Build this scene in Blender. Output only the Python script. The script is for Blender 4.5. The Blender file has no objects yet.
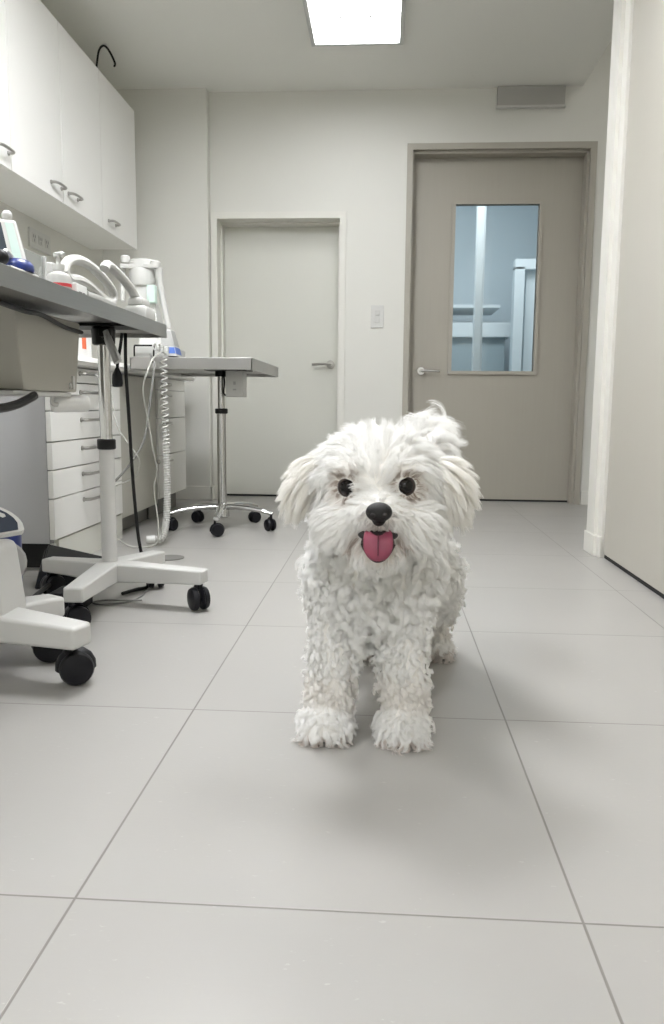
import bpy, bmesh, math, random
import numpy as np
from mathutils import Vector, Matrix, kdtree
random.seed(4); RNG = np.random.default_rng(7)
SC = bpy.context.scene
COL = SC.collection
PI = math.pi

# ------------------------------------------------------------------ materials
def mat(name, col, rough=.5, metal=0, var=.03, scale=25, bump=0, bscale=200, spec=.5, coat=0, emit=None, es=0, trans=0, stretch=None, sss=0):
    m = bpy.data.materials.new(name); m.use_nodes = True
    nt = m.node_tree; b = nt.nodes['Principled BSDF']
    b.inputs['Roughness'].default_value = rough; b.inputs['Metallic'].default_value = metal
    b.inputs['Specular IOR Level'].default_value = spec; b.inputs['Coat Weight'].default_value = coat
    b.inputs['Transmission Weight'].default_value = trans
    if sss: b.inputs['Subsurface Weight'].default_value = sss
    tc = nt.nodes.new('ShaderNodeTexCoord'); src = tc.outputs['Object']
    if stretch:
        mp = nt.nodes.new('ShaderNodeMapping'); mp.inputs['Scale'].default_value = stretch
        nt.links.new(src, mp.inputs['Vector']); src = mp.outputs['Vector']
    n = nt.nodes.new('ShaderNodeTexNoise'); n.inputs['Scale'].default_value = scale; n.inputs['Detail'].default_value = 4
    nt.links.new(src, n.inputs['Vector'])
    r = nt.nodes.new('ShaderNodeMix'); r.data_type = 'RGBA'
    lo = tuple(max(0, c*(1-var)) for c in col)+(1,); hi = tuple(min(1, c*(1+var)) for c in col)+(1,)
    r.inputs[6].default_value = lo; r.inputs[7].default_value = hi
    nt.links.new(n.outputs['Fac'], r.inputs[0]); nt.links.new(r.outputs[2], b.inputs['Base Color'])
    if bump:
        n2 = nt.nodes.new('ShaderNodeTexNoise'); n2.inputs['Scale'].default_value = bscale
        nt.links.new(src, n2.inputs['Vector'])
        bp = nt.nodes.new('ShaderNodeBump'); bp.inputs['Strength'].default_value = bump; bp.inputs['Distance'].default_value = .002
        nt.links.new(n2.outputs['Fac'], bp.inputs['Height']); nt.links.new(bp.outputs['Normal'], b.inputs['Normal'])
    if emit:
        b.inputs['Emission Color'].default_value = emit+(1,); b.inputs['Emission Strength'].default_value = es
    return m

M = {}
M['wall'] = mat('wall_paint', (.665,.66,.62), .6, var=.015, scale=3, bump=.08, bscale=350)
M['ceil'] = mat('ceiling_paint', (.79,.79,.755), .8, var=.015, scale=2)
M['trim'] = mat('white_gloss_trim', (.69,.68,.635), .5, var=.01, scale=2)
M['doorw'] = mat('white_door_paint', (.60,.60,.55), .4, var=.015, scale=2)
M['beige'] = mat('taupe_laminate', (.36,.338,.29), .42, var=.03, scale=3, stretch=(30,30,1.2))
M['beigef'] = mat('taupe_frame_paint', (.37,.348,.30), .5, var=.01, scale=2)
M['panel'] = mat('sliding_panel_laminate', (.46,.44,.392), .33, var=.02, scale=3, stretch=(30,30,1.2))
M['cab'] = mat('white_cabinet_laminate', (.76,.756,.73), .3, var=.012, scale=3)
M['cabside'] = mat('grey_carcass_laminate', (.37,.37,.375), .38, var=.02, scale=4)
M['cabgrey'] = mat('warm_grey_laminate', (.44,.43,.38), .4, var=.02, scale=3, stretch=(20,20,1))
M['plinth'] = mat('dark_plinth', (.16,.155,.145), .5)
M['void'] = mat('black_gap_shade', (.012,.012,.012), .8)  # black stand-in for the shade in gaps and under the drawer cabinet
M['steel'] = mat('brushed_steel', (.44,.435,.425), .33, 1, var=.08, scale=8, stretch=(60,1.5,60))
M['chrome'] = mat('polished_chrome', (.62,.62,.61), .18, 1, var=.02)
M['white'] = mat('white_powder_coat', (.56,.557,.54), .4, var=.015)
M['plastic'] = mat('white_plastic', (.60,.60,.58), .4, var=.015)
M['grey'] = mat('grey_plastic', (.36,.36,.35), .4, var=.03)
M['lgrey'] = mat('light_grey_plastic', (.55,.55,.53), .4, var=.03)
M['boxgrey'] = mat('warm_grey_enamel', (.37,.358,.315), .45, var=.02)
M['black'] = mat('black_plastic', (.006,.006,.006), .42, var=.2, spec=.3)
M['rubber'] = mat('black_rubber', (.0045,.0045,.007), .45, var=.2, spec=.3)
M['screen'] = mat('dark_screen_glass', (.055,.065,.08), .12, var=.1)
M['navy'] = mat('navy_panel', (.035,.043,.062), .55, var=.1, spec=.2)
M['blue'] = mat('blue_plastic', (.012,.028,.16), .3, var=.1)
M['bluelab'] = mat('blue_label', (.05,.13,.45), .4, var=.1)
M['red'] = mat('red_label', (.62,.05,.06), .5, var=.05)
M['orange'] = mat('orange_label', (.80,.16,.06), .5, var=.05)
M['clear'] = mat('clear_acrylic', (.82,.85,.84), .08, var=.01, trans=.85)
M['mint'] = mat('pale_green_plastic', (.60,.74,.68), .4, var=.04)
M['ink'] = mat('grey_ink', (.25,.25,.26), .6, var=.1)
M['paper'] = mat('white_paper', (.83,.83,.82), .7, var=.02, bump=.2, bscale=120)
M['vent'] = mat('grey_vent_enamel', (.40,.39,.37), .5, var=.02)
M['cablegrey'] = mat('grey_cable', (.19,.19,.18), .5)
M['cablewhite'] = mat('white_cable', (.43,.43,.40), .45)
def lamp_mat(es): return mat('lit_prismatic_diffuser', (.9,.9,.9), .4, var=.01, emit=(.985,1.0,1.025), es=es)
M['louver'] = mat('aluminium_frame', (.55,.56,.55), .4, .3, var=.02)
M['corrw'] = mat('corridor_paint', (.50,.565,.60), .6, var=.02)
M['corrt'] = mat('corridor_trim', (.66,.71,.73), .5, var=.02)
M['corrd'] = mat('corridor_dark_panel', (.30,.37,.40), .5, var=.03)  # darker blue-grey for the corridor floor and counter
M['skin'] = mat('dog_skin', (.88,.86,.83), .6, var=.05, scale=40)
M['nose'] = mat('dog_nose', (.007,.006,.006), .38, var=.3, scale=120, bump=.6, bscale=900, spec=.35)
M['eye'] = mat('dog_eye', (.004,.0025,.002), .05, var=.3, spec=.35)
M['eyelid'] = mat('dark_eyelid', (.035,.022,.018), .5, var=.2)
M['mouth'] = mat('dark_mouth', (.012,.008,.008), .5, var=.2)
M['tongue'] = mat('pink_tongue', (.25,.045,.085), .38, var=.12, scale=90, bump=.5, bscale=700, sss=.15)
M['tonguedark'] = mat('tongue_groove', (.12,.02,.04), .45, var=.1)
M['claw'] = mat('dark_claw', (.16,.12,.10), .4, var=.2)

def glass_mat():
    m = bpy.data.materials.new('tinted_window_glass'); m.use_nodes = True; nt = m.node_tree
    b = nt.nodes['Principled BSDF']
    b.inputs['Base Color'].default_value = (.87,.92,.945,1); b.inputs['Transmission Weight'].default_value = 1
    b.inputs['Roughness'].default_value = .03; b.inputs['IOR'].default_value = 1.45
    n = nt.nodes.new('ShaderNodeTexNoise'); n.inputs['Scale'].default_value = 3
    mr = nt.nodes.new('ShaderNodeMapRange'); mr.inputs['To Min'].default_value = .02; mr.inputs['To Max'].default_value = .06
    nt.links.new(n.outputs['Fac'], mr.inputs['Value']); nt.links.new(mr.outputs['Result'], b.inputs['Roughness'])
    return m
M['glass'] = glass_mat()

def floor_mat():
    m = bpy.data.materials.new('grey_porcelain_tile'); m.use_nodes = True; nt = m.node_tree
    b = nt.nodes['Principled BSDF']; N = nt.nodes.new; Lk = nt.links.new
    geo = N('ShaderNodeNewGeometry'); sep = N('ShaderNodeSeparateXYZ'); Lk(geo.outputs['Position'], sep.inputs[0])
    def math_(op, a, bb=None):
        n = N('ShaderNodeMath'); n.operation = op
        for i, v in enumerate((a, bb)):
            if v is None: continue
            if isinstance(v, (int, float)): n.inputs[i].default_value = v
            else: Lk(v, n.inputs[i])
        return n.outputs[0]
    def grout(coord, first, brk, shift, per=.6):
        s = math_('MULTIPLY', math_('GREATER_THAN', coord, brk), shift)
        c = math_('ADD', math_('SUBTRACT', coord, first), s)
        c = math_('ADD', c, per*50)
        f = math_('PINGPONG', c, per/2)
        cell = math_('FLOOR', math_('DIVIDE', c, per))
        return f, cell
    fx, cx = grout(sep.outputs['X'], -.360, .5, .074)
    fy, cy = grout(sep.outputs['Y'], .862, 2.3, .07)
    d = math_('MINIMUM', fx, fy)
    mr = N('ShaderNodeMapRange'); mr.inputs['From Min'].default_value = .0011; mr.inputs['From Max'].default_value = .0021
    mr.inputs['To Min'].default_value = 1; mr.inputs['To Max'].default_value = 0; Lk(d, mr.inputs['Value'])
    # tile body: cloudy cement look with pale flecks
    wn = N('ShaderNodeTexWhiteNoise'); wn.noise_dimensions = '2D'
    cmb = N('ShaderNodeCombineXYZ'); Lk(cx, cmb.inputs[0]); Lk(cy, cmb.inputs[1]); Lk(cmb.outputs[0], wn.inputs['Vector'])
    n1 = N('ShaderNodeTexNoise'); n1.inputs['Scale'].default_value = 4; n1.inputs['Detail'].default_value = 6; Lk(geo.outputs['Position'], n1.inputs['Vector'])
    mp = N('ShaderNodeMapping'); mp.inputs['Scale'].default_value = (1, 2.2, 1); Lk(geo.outputs['Position'], mp.inputs['Vector'])
    n2 = N('ShaderNodeTexNoise'); n2.inputs['Scale'].default_value = 70; n2.inputs['Detail'].default_value = 3; Lk(mp.outputs[0], n2.inputs['Vector'])
    n3 = N('ShaderNodeTexNoise'); n3.inputs['Scale'].default_value = 9; n3.inputs['Detail'].default_value = 2; Lk(geo.outputs['Position'], n3.inputs['Vector'])
    r2 = N('ShaderNodeMapRange'); r2.inputs['From Min'].default_value = .66; r2.inputs['From Max'].default_value = .76; Lk(n2.outputs['Fac'], r2.inputs['Value'])
    r3 = N('ShaderNodeMapRange'); r3.inputs['From Min'].default_value = .48; r3.inputs['From Max'].default_value = .62; Lk(n3.outputs['Fac'], r3.inputs['Value'])
    fl = math_('MULTIPLY', math_('MULTIPLY', r2.outputs[0], r3.outputs[0]), .55)
    v = math_('ADD', math_('MULTIPLY', n1.outputs['Fac'], .07), math_('MULTIPLY', wn.outputs['Value'], .02))
    mix = N('ShaderNodeMix'); mix.data_type = 'RGBA'; mix.inputs[6].default_value = (.325,.315,.300,1); mix.inputs[7].default_value = (.39,.38,.362,1)
    Lk(math_('MULTIPLY', v, 8), mix.inputs[0])
    mix2 = N('ShaderNodeMix'); mix2.data_type = 'RGBA'; mix2.inputs[7].default_value = (.53,.525,.505,1)
    Lk(fl, mix2.inputs[0]); Lk(mix.outputs[2], mix2.inputs[6])
    mix3 = N('ShaderNodeMix'); mix3.data_type = 'RGBA'; mix3.inputs[7].default_value = (.165,.155,.14,1)
    Lk(math_('MULTIPLY', mr.outputs[0], .9), mix3.inputs[0]); Lk(mix2.outputs[2], mix3.inputs[6])
    Lk(mix3.outputs[2], b.inputs['Base Color'])
    rr = N('ShaderNodeMapRange'); rr.inputs['To Min'].default_value = .24; rr.inputs['To Max'].default_value = .40
    Lk(n1.outputs['Fac'], rr.inputs['Value']); Lk(rr.outputs[0], b.inputs['Roughness'])
    bp = N('ShaderNodeBump'); bp.inputs['Strength'].default_value = .35; bp.inputs['Distance'].default_value = .001
    Lk(math_('SUBTRACT', math_('MULTIPLY', n2.outputs['Fac'], .2), mr.outputs[0]), bp.inputs['Height']); Lk(bp.outputs[0], b.inputs['Normal'])
    return m
M['floor'] = floor_mat()

def hair_mat():
    m = bpy.data.materials.new('white_dog_hair'); m.use_nodes = True; nt = m.node_tree
    for n in list(nt.nodes): nt.nodes.remove(n)
    out = nt.nodes.new('ShaderNodeOutputMaterial')
    at = nt.nodes.new('ShaderNodeAttribute'); at.attribute_name = 'tint'
    h = nt.nodes.new('ShaderNodeBsdfPrincipled'); h.inputs['Roughness'].default_value = .5; h.inputs['Specular IOR Level'].default_value = .35
    tr = nt.nodes.new('ShaderNodeBsdfTranslucent'); mx = nt.nodes.new('ShaderNodeMixShader'); mx.inputs[0].default_value = .30
    nt.links.new(at.outputs['Color'], h.inputs['Base Color']); nt.links.new(at.outputs['Color'], tr.inputs['Color'])
    nt.links.new(h.outputs[0], mx.inputs[1]); nt.links.new(tr.outputs[0], mx.inputs[2])
    nt.links.new(mx.outputs[0], out.inputs['Surface'])
    return m
M['hair'] = hair_mat()

# ------------------------------------------------------------------ mesh helpers
def box(bm, lo, hi, bev=0, seg=2):
    a = [Vector((x,y,z)) for z in (lo[2],hi[2]) for y in (lo[1],hi[1]) for x in (lo[0],hi[0])]
    return hexa(bm, a, bev, seg)
def hexa(bm, p, bev=0, seg=2):
    v = [bm.verts.new(q) for q in p]
    F = [(0,2,3,1),(4,5,7,6),(0,1,5,4),(2,6,7,3),(0,4,6,2),(1,3,7,5)]
    fs = [bm.faces.new([v[i] for i in f]) for f in F]
    if bev:
        es = list({e for f in fs for e in f.edges})
        bmesh.ops.bevel(bm, geom=es, offset=bev, segments=seg, affect='EDGES', profile=.5)
def ring_frame(d):
    d = d.normalized(); u = d.orthogonal().normalized(); return u, d.cross(u)
def tube(bm, pts, r, seg=8, closed=False, cap=True, flat=1.0, up=None):
    pts = [Vector(p) for p in pts]; n = len(pts); rings = []; u = None
    for i, p in enumerate(pts):
        if closed: d = pts[(i+1) % n]-pts[i-1]
        else: d = pts[min(i+1,n-1)]-pts[max(i-1,0)]
        d.normalize()
        if up is not None:
            w = Vector(up); w = (w-d*w.dot(d)).normalized(); u = w
        elif u is None: u = d.orthogonal().normalized()
        else: u = (u-d*u.dot(d)).normalized()
        v = d.cross(u); rr = r[i] if isinstance(r,(list,tuple)) else r
        rings.append([bm.verts.new(p+(u*math.cos(2*PI*k/seg)*flat+v*math.sin(2*PI*k/seg))*rr) for k in range(seg)])
    m = n if closed else n-1
    for i in range(m):
        a, b = rings[i], rings[(i+1) % n]
        for k in range(seg): bm.faces.new((a[k],a[(k+1)%seg],b[(k+1)%seg],b[k]))
    if cap and not closed:
        bm.faces.new(rings[0][::-1]); bm.faces.new(rings[-1])
def spline(pts, n=8):
    P = [Vector(p) for p in pts]; out = []
    for i in range(len(P)-1):
        a, b, c, d = P[max(i-1,0)], P[i], P[i+1], P[min(i+2,len(P)-1)]
        for k in range(n):
            t = k/n
            out.append(.5*((2*b)+(c-a)*t+(2*a-5*b+4*c-d)*t*t+(3*b-a-3*c+d)*t**3))
    out.append(P[-1]); return out
def lathe(bm, prof, origin=(0,0,0), axis=(0,0,1), seg=20):
    o = Vector(origin); d = Vector(axis).normalized(); u, v = ring_frame(d); rings = []
    for r, h in prof:
        if r < 1e-6: rings.append([bm.verts.new(o+d*h)])
        else: rings.append([bm.verts.new(o+d*h+(u*math.cos(2*PI*k/seg)+v*math.sin(2*PI*k/seg))*r) for k in range(seg)])
    for a, b in zip(rings, rings[1:]):
        for k in range(seg):
            k2 = (k+1) % seg
            if len(a) == 1 and len(b) == 1: continue
            if len(a) == 1: bm.faces.new((a[0], b[k2], b[k]))
            elif len(b) == 1: bm.faces.new((a[k], a[k2], b[0]))
            else: bm.faces.new((a[k], a[k2], b[k2], b[k]))
    if len(rings[0]) > 1: bm.faces.new(rings[0][::-1])
    if len(rings[-1]) > 1: bm.faces.new(rings[-1])
def cyl(bm, p0, p1, r, r1=None, seg=20, bev=0):
    p0 = Vector(p0); p1 = Vector(p1); L = (p1-p0).length; r1 = r if r1 is None else r1
    if bev: prof = [(r-bev,0),(r,bev),(r1,L-bev),(r1-bev,L)]
    else: prof = [(r,0),(r1,L)]
    lathe(bm, prof, p0, p1-p0, seg)
def ellip(bm, c, r, seg=20, rot=None):
    mtx = Matrix.Translation(c) @ (rot.to_4x4() if rot else Matrix.Identity(4)) @ Matrix.Diagonal((*r,1))
    bmesh.ops.create_uvsphere(bm, u_segments=seg, v_segments=max(8, seg*2//3), radius=1, matrix=mtx)
def prism(bm, poly, axis, a, b, bev=0):
    """poly: 2-D outline in the two other axes (cyclic order), pushed along axis from a to b"""
    def P(q, t):
        l = list(q); l.insert(axis, t); return Vector(l)
    A = [bm.verts.new(P(q,a)) for q in poly]; B = [bm.verts.new(P(q,b)) for q in poly]; n = len(poly)
    fs = [bm.faces.new(A[::-1]), bm.faces.new(B)]+[bm.faces.new((A[i],A[(i+1)%n],B[(i+1)%n],B[i])) for i in range(n)]
    if bev: bmesh.ops.bevel(bm, geom=list({e for f in fs for e in f.edges}), offset=bev, segments=2, affect='EDGES', profile=.5)

def obj(name, bm, m, parent=None, smooth=True, label=None):
    bmesh.ops.recalc_face_normals(bm, faces=bm.faces[:])
    me = bpy.data.meshes.new(name); 
    if parent is not None:
        off = Vector(parent.get('_w', (0,0,0)))
    else:
        co = [v.co for v in bm.verts]
        lo = [min(c[i] for c in co) for i in range(3)]; hi = [max(c[i] for c in co) for i in range(3)]
        off = Vector(((lo[0]+hi[0])/2, (lo[1]+hi[1])/2, lo[2]))
    bm.to_mesh(me); bm.free()
    me.transform(Matrix.Translation(-off))
    me.materials.append(m if not isinstance(m, str) else M[m])
    if smooth:
        for p in me.polygons: p.use_smooth = True
        try: me.set_sharp_from_angle(angle=math.radians(35))
        except Exception: pass
    o = bpy.data.objects.new(name, me); COL.objects.link(o)
    if smooth:
        wn = o.modifiers.new('weighted', 'WEIGHTED_NORMAL'); wn.keep_sharp = True; wn.weight = 100
    if parent is None: o.location = off
    else: o.parent = parent
    o['_w'] = tuple(off)
    if label: o['label'] = label
    return o
def thing(name, label, cat, loc, group=None):
    o = bpy.data.objects.new(name, None); COL.objects.link(o); o.location = loc; o['_w'] = tuple(loc)
    o.empty_display_size = .05
    o['label'] = label; o['category'] = cat
    if group: o['group'] = group
    return o
def tag(o, label, cat, group=None):
    o['label'] = label; o['category'] = cat
    if group: o['group'] = group
    return o
def struct(name, bm, m, parent=None, smooth=False, label=None):
    o = obj(name, bm, m, parent, smooth)
    if parent is None: o['kind'] = 'structure'
    if label: o['label'] = label
    return o
def sempty(name, loc, label):
    o = bpy.data.objects.new(name, None); COL.objects.link(o); o.location = loc; o['_w'] = tuple(loc)
    o['kind'] = 'structure'; o['label'] = label; return o
def B(): return bmesh.new()
def bx(lo, hi, bev=0):
    b = B(); box(b, lo, hi, bev); return b

# ------------------------------------------------------------------ room shell
YB = 4.95          # face of the back wall
ZC = 2.43          # main ceiling
XL = -1.72; XR = .89; YF = -2.2; XRF = 2.3; ZH = 2.85
struct('floor', bx((XL-.1, YF-.1, -.1), (XRF+.1, 5.3, 0)), 'floor', label='grey porcelain tile floor')
b = B(); box(b, (XL-.1, YF-.1, ZC), (1.11, YB, ZC+.42)); struct('ceiling', b, 'ceil', label='flat grey ceiling')
b = B(); box(b, (1.11, 3.3, ZH), (XRF+.1, YB+.12, ZH+.05)); struct('ceiling_recess', b, 'ceil', label='raised ceiling strip beside the main ceiling')
# back wall with the two door openings
b = B()
L0, L1, LT = -1.03, -.285, 1.705      # white door opening
D0, D1, DT = .145, 1.175, 2.09        # taupe door opening
g = .015
for lo, hi in (((XL-.1,0),(L0-g,ZH)), ((L0-g,LT+g),(L1+g,ZH)), ((L1+g,0),(D0-g,ZH)), ((D0-g,DT+g),(D1+g,ZH)), ((D1+g,0),(XRF+.1,ZH))):
    box(b, (lo[0], YB, lo[1]), (hi[0], YB+.2, hi[1]))
struct('wall_back', b, 'wall', label='cream back wall with two doors')
struct('wall_left', bx((XL-.12, YF, 0), (XL, YB, ZC)), 'wall', label='left wall behind the cabinets')
struct('wall_pillar', bx((XL, YB-.07, 0), (-1.072, YB, ZC), .004), 'wall', label='shallow pillar in the back left corner')
struct('wall_front', bx((XL-.1, YF-.12, 0), (XRF+.1, YF, ZC)), 'wall')
struct('wall_right', bx((XR+.012, YF, 0), (XR+.13, 3.19, ZC)), 'wall')
struct('wall_passage', bx((XRF, 3.19, 0), (XRF+.1, YB, ZH)), 'wall')
struct('wall_partition', bx((XR+.13, 3.19, 0), (XRF+.1, 3.3, ZH)), 'wall')
b = B()
box(b, (XL, YB-.085, 0), (-1.06, YB-.07, .085), .003); box(b, (-1.072, YB-.085, 0), (-1.057, YB, .085), .003)
box(b, (-.235, YB-.014, 0), (.10, YB, .085), .003); box(b, (1.215, YB-.014, 0), (XRF, YB, .085), .003)
struct('baseboard_back', b, 'trim')
# jamb post at the end of the right wall
b = B(); box(b, (.853, 3.23, 0), (1.015, 3.345, ZC-.001)); box(b, (.868, 3.166, 0), (.90, 3.2299, ZC-.001))
struct('trim_1', b, 'trim', smooth=False, label='white stepped jamb at the end of the right wall')
b = B(); box(b, (.845, 3.20, 0), (.868, 3.35, .085), .003); box(b, (.858, 3.16, 0), (.87, 3.21, .085), .003); struct('baseboard_jamb', b, 'trim')

# white door
d = sempty('door_1', ((L0+L1)/2, YB, 0), 'small white door with a lever handle')
b = B(); w = .038
for lo, hi in (((L0-w, YB-.014, 0),(L0, YB+.19, LT+w)), ((L1, YB-.014, 0),(L1+w, YB+.19, LT+w)), ((L0, YB-.014, LT),(L1, YB+.19, LT+w))): box(b, lo, hi)
for lo, hi in (((L0, YB+.09, 0),(L0+.012, YB+.165, LT)), ((L1-.012, YB+.09, 0),(L1, YB+.165, LT)), ((L0+.012, YB+.09, LT-.012),(L1-.012, YB+.165, LT))): box(b, lo, hi)
obj('frame', b, 'trim', d)
leaf = obj('leaf', bx((L0+.004, YB+.167, .012), (L1-.004, YB+.2, LT-.003), .002), 'doorw', d)
obj('threshold_gap', bx((L0+.004, YB+.165, .0005), (L1-.004, YB+.2, .011)), 'void', d)  # black strip painted in for the shaded gap under the leaf
def lever(root, x, y, z, dirx, m):
    b = B(); cyl(b, (x,y,z), (x,y-.012,z), .026, seg=24, bev=.003); cyl(b, (x,y-.012,z), (x,y-.05,z), .011)
    h = obj('handle', b, m, root)
    b = B(); tube(b, spline([(x-.006*dirx,y-.048,z),(x+.02*dirx,y-.05,z),(x+.07*dirx,y-.05,z-.001),(x+.115*dirx,y-.046,z-.003)]), .0095, 10, flat=.8); obj('lever', b, m, h)
M['satin'] = mat('satin_nickel', (.42,.41,.39), .28, 1, var=.03)
lever(d, -.345, YB+.167, .85, -1, 'satin')

# taupe door with window
d = sempty('door_2', ((D0+D1)/2, YB, 0), 'wide taupe door with a tall glazed window')
b = B(); w = .035
for lo, hi in (((D0-w, YB-.012, 0),(D0, YB+.15, DT+w)), ((D1, YB-.012, 0),(D1+w, YB+.15, DT+w)), ((D0, YB-.012, DT),(D1, YB+.15, DT+w))): box(b, lo, hi)
for lo, hi in (((D0, YB+.02, 0),(D0+.01, YB+.10, DT)), ((D1-.014, YB+.02, 0),(D1, YB+.10, DT)), ((D0, YB+.02, DT-.016),(D1, YB+.10, DT))): box(b, lo, hi)
obj('frame', b, 'beigef', d)
W0, W1, WB, WT = .412, .912, .812, 1.805; yl = YB+.105
b = B()
for lo, hi in (((D0+.006, yl, .012),(W0, yl+.04, DT-.004)), ((W1, yl, .012),(D1-.006, yl+.04, DT-.004)), ((W0, yl, .012),(W1, yl+.04, WB)), ((W0, yl, WT),(W1, yl+.04, DT-.004))): box(b, lo, hi)
obj('leaf', b, 'beige', d)
b = B(); q = .022
for lo, hi in (((W0-q, yl-.012, WB-q),(W0, yl+.012, WT+.008)), ((W1, yl-.012, WB-q),(W1+q, yl+.012, WT+.008)), ((W0, yl-.012, WB-q),(W1, yl+.012, WB)), ((W0, yl-.006, WT),(W1, yl+.012, WT+.008))): box(b, lo, hi)
obj('window_bead', b, 'beigef', d)
obj('pane', bx((W0, yl+.022, WB), (W1, yl+.028, WT)), 'glass', d)
obj('threshold_gap', bx((D0+.006, yl, .0005), (D1-.006, yl+.03, .011)), 'void', d)  # black strip standing in for shade below the taupe leaf
lever(d, .225, yl, .81, 1, 'chrome')

# corridor behind the window
b = B(); box(b, (-.6, 7.6, 0), (2.4, 7.7, 2.85)); struct('wall_corridor', b, 'corrw')
b = B(); box(b, (-.7, YB+.2, 0), (-.6, 7.7, 2.85)); box(b, (2.4, YB+.2, 0), (2.5, 7.7, 2.85)); struct('wall_corridor_sides', b, 'corrw')
struct('ceiling_corridor', bx((-.7, YB+.2, 2.75), (2.5, 7.7, 2.85)), 'corrt')
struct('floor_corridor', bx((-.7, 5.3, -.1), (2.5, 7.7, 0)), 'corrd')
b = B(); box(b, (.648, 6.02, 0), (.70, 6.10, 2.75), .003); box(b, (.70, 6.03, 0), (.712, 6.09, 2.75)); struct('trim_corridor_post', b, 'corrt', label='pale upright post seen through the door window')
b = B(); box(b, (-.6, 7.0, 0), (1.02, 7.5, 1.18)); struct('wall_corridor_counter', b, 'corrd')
b = B(); box(b, (-.6, 6.95, 1.18), (1.06, 7.5, 1.30), .004); box(b, (-.6, 6.93, 1.42), (.96, 7.5, 1.445), .002); struct('trim_corridor_rail', b, 'corrt')
b = B(); box(b, (1.02, 6.6, .0), (1.10, 6.72, 1.7), .003); box(b, (1.02, 6.6, 1.68), (1.45, 6.72, 1.76), .003); box(b, (1.12, 6.66, .85), (1.45, 6.72, 1.68)); struct('trim_corridor_frame', b, 'corrt')
b = B(); box(b, (1.45, 5.9, 0), (1.6, 7.4, 2.75)); struct('wall_corridor_jog', b, 'corrw')

# sliding panel on the right wall
d = sempty('door_3', (XR, 1.0, 0), 'large plain taupe sliding panel on the right wall')
obj('leaf', bx((XR-.012, -1.9, .016), (XR+.011, 3.163, ZC-.03), .003), 'panel', d)
obj('gap_shade', bx((XR-.008, -1.9, .0005), (XR+.011, 3.163, .0155)), 'void', d)  # black strip in place of the dark gap under the panel
obj('head_rail', bx((XR-.016, -1.9, ZC-.03), (XR+.011, 3.163, ZC)), 'trim', d)

# ------------------------------------------------------------------ fittings
def panel_light(x0, x1, y0, y1, label, es=None):
    r = thing('ceiling_light', label, 'ceiling light', ((x0+x1)/2, (y0+y1)/2, ZC-.03), 'square ceiling light panels')
    b = B(); f = .022; z0, z1 = ZC-.028, ZC-.001
    for lo, hi in (((x0,y0,z0),(x0+f,y1,z1)), ((x1-f,y0,z0),(x1,y1,z1)), ((x0+f,y0,z0),(x1-f,y0+f,z1)), ((x0+f,y1-f,z0),(x1-f,y1,z1))): box(b, lo, hi, .004)
    obj('frame', b, 'louver', r)
    obj('diffuser', bx((x0+f,y0+f,ZC-.016), (x1-f,y1-f,ZC-.006)), lamp_mat(es), r)
    b = B(); n = 3
    for k in range(1, n):
        yy = y0+f+(y1-y0-2*f)*k/n; box(b, (x0+f, yy-.003, ZC-.02), (x1-f, yy+.003, ZC-.0155))
    for k in range(1, n):
        xx = x0+f+(x1-x0-2*f)*k/n; box(b, (xx-.003, y0+f, ZC-.02), (xx+.003, y1-f, ZC-.0155))
    obj('louver', b, 'plastic', r)
    return r
panel_light(-.402, .066, 3.48, 4.31, 'lit white panel in the ceiling at the top of the photo', 19)
panel_light(-.80, -.32, 2.05, 2.60, 'lit white ceiling panel above the floor behind the dog', 104)
panel_light(-.41, .07, -1.80, -1.20, 'added fill light panel in the ceiling behind the camera', 100)  # unseen panel added as frontal fill for the dog
panel_light(-1.28, -.80, .80, 1.40, 'lit white ceiling panel above the near end of the front table', 54)
panel_light(.11, .59, 1.85, 2.33, 'lit white ceiling panel beside the sliding panel', 36)

r = thing('air_vent', 'plain grey vent cover high on the wall above the taupe door', 'vent', (.815, YB, 2.31))
obj('cover', bx((.622, YB-.03, 2.318), (1.01, YB-.001, 2.428), .004), 'vent', r)
obj('lip', bx((.618, YB-.036, 2.309), (1.014, YB-.004, 2.322), .003), 'lgrey', r)
r = thing('light_switch', 'white double light switch between the two doors', 'light switch', (-.05, YB, 1.06))
obj('plate', bx((-.090, YB-.008, 1.062), (-.012, YB-.0005, 1.196), .003), 'plastic', r)
for z in (1.135, 1.092):
    obj('rocker', bx((-.066, YB-.013, z), (-.036, YB-.007, z+.03), .002), 'plastic' if z < 1.1 else 'lgrey', r)
r = thing('wall_socket', 'white four gang socket plate under the wall cabinets', 'socket', (XL, 3.97, 1.335))
obj('plate', bx((XL+.0005, 3.845, 1.335), (XL+.012, 4.085, 1.428), .003), 'plastic', r)
for k in range(3):
    yy = 3.885+k*.075
    b = B(); box(b, (XL+.012, yy-.022, 1.36), (XL+.015, yy+.022, 1.405), .001); so = obj('socket', b, 'lgrey', r)
    b = B()
    for dy, dz in ((-.01,.03),(.01,.03),(0,.012)): box(b, (XL+.0148, yy+dy-.003, 1.36+dz-.007), (XL+.0156, yy+dy+.003, 1.36+dz+.007))
    obj('pin_hole', b, 'ink', so)

# hanging black cable at the ceiling
b = B(); tube(b, spline([(-1.525,4.3,2.2325),(-1.522,4.3,2.30),(-1.517,4.3,2.345),(-1.505,4.3,2.402),(-1.480,4.3,2.424),(-1.452,4.3,2.399),(-1.427,4.31,2.345),(-1.432,4.312,2.325)]), .0055, 8)
tag(obj('cable', b, 'black'), 'short black cable looping at the ceiling above the wall cabinets', 'cable')

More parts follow.
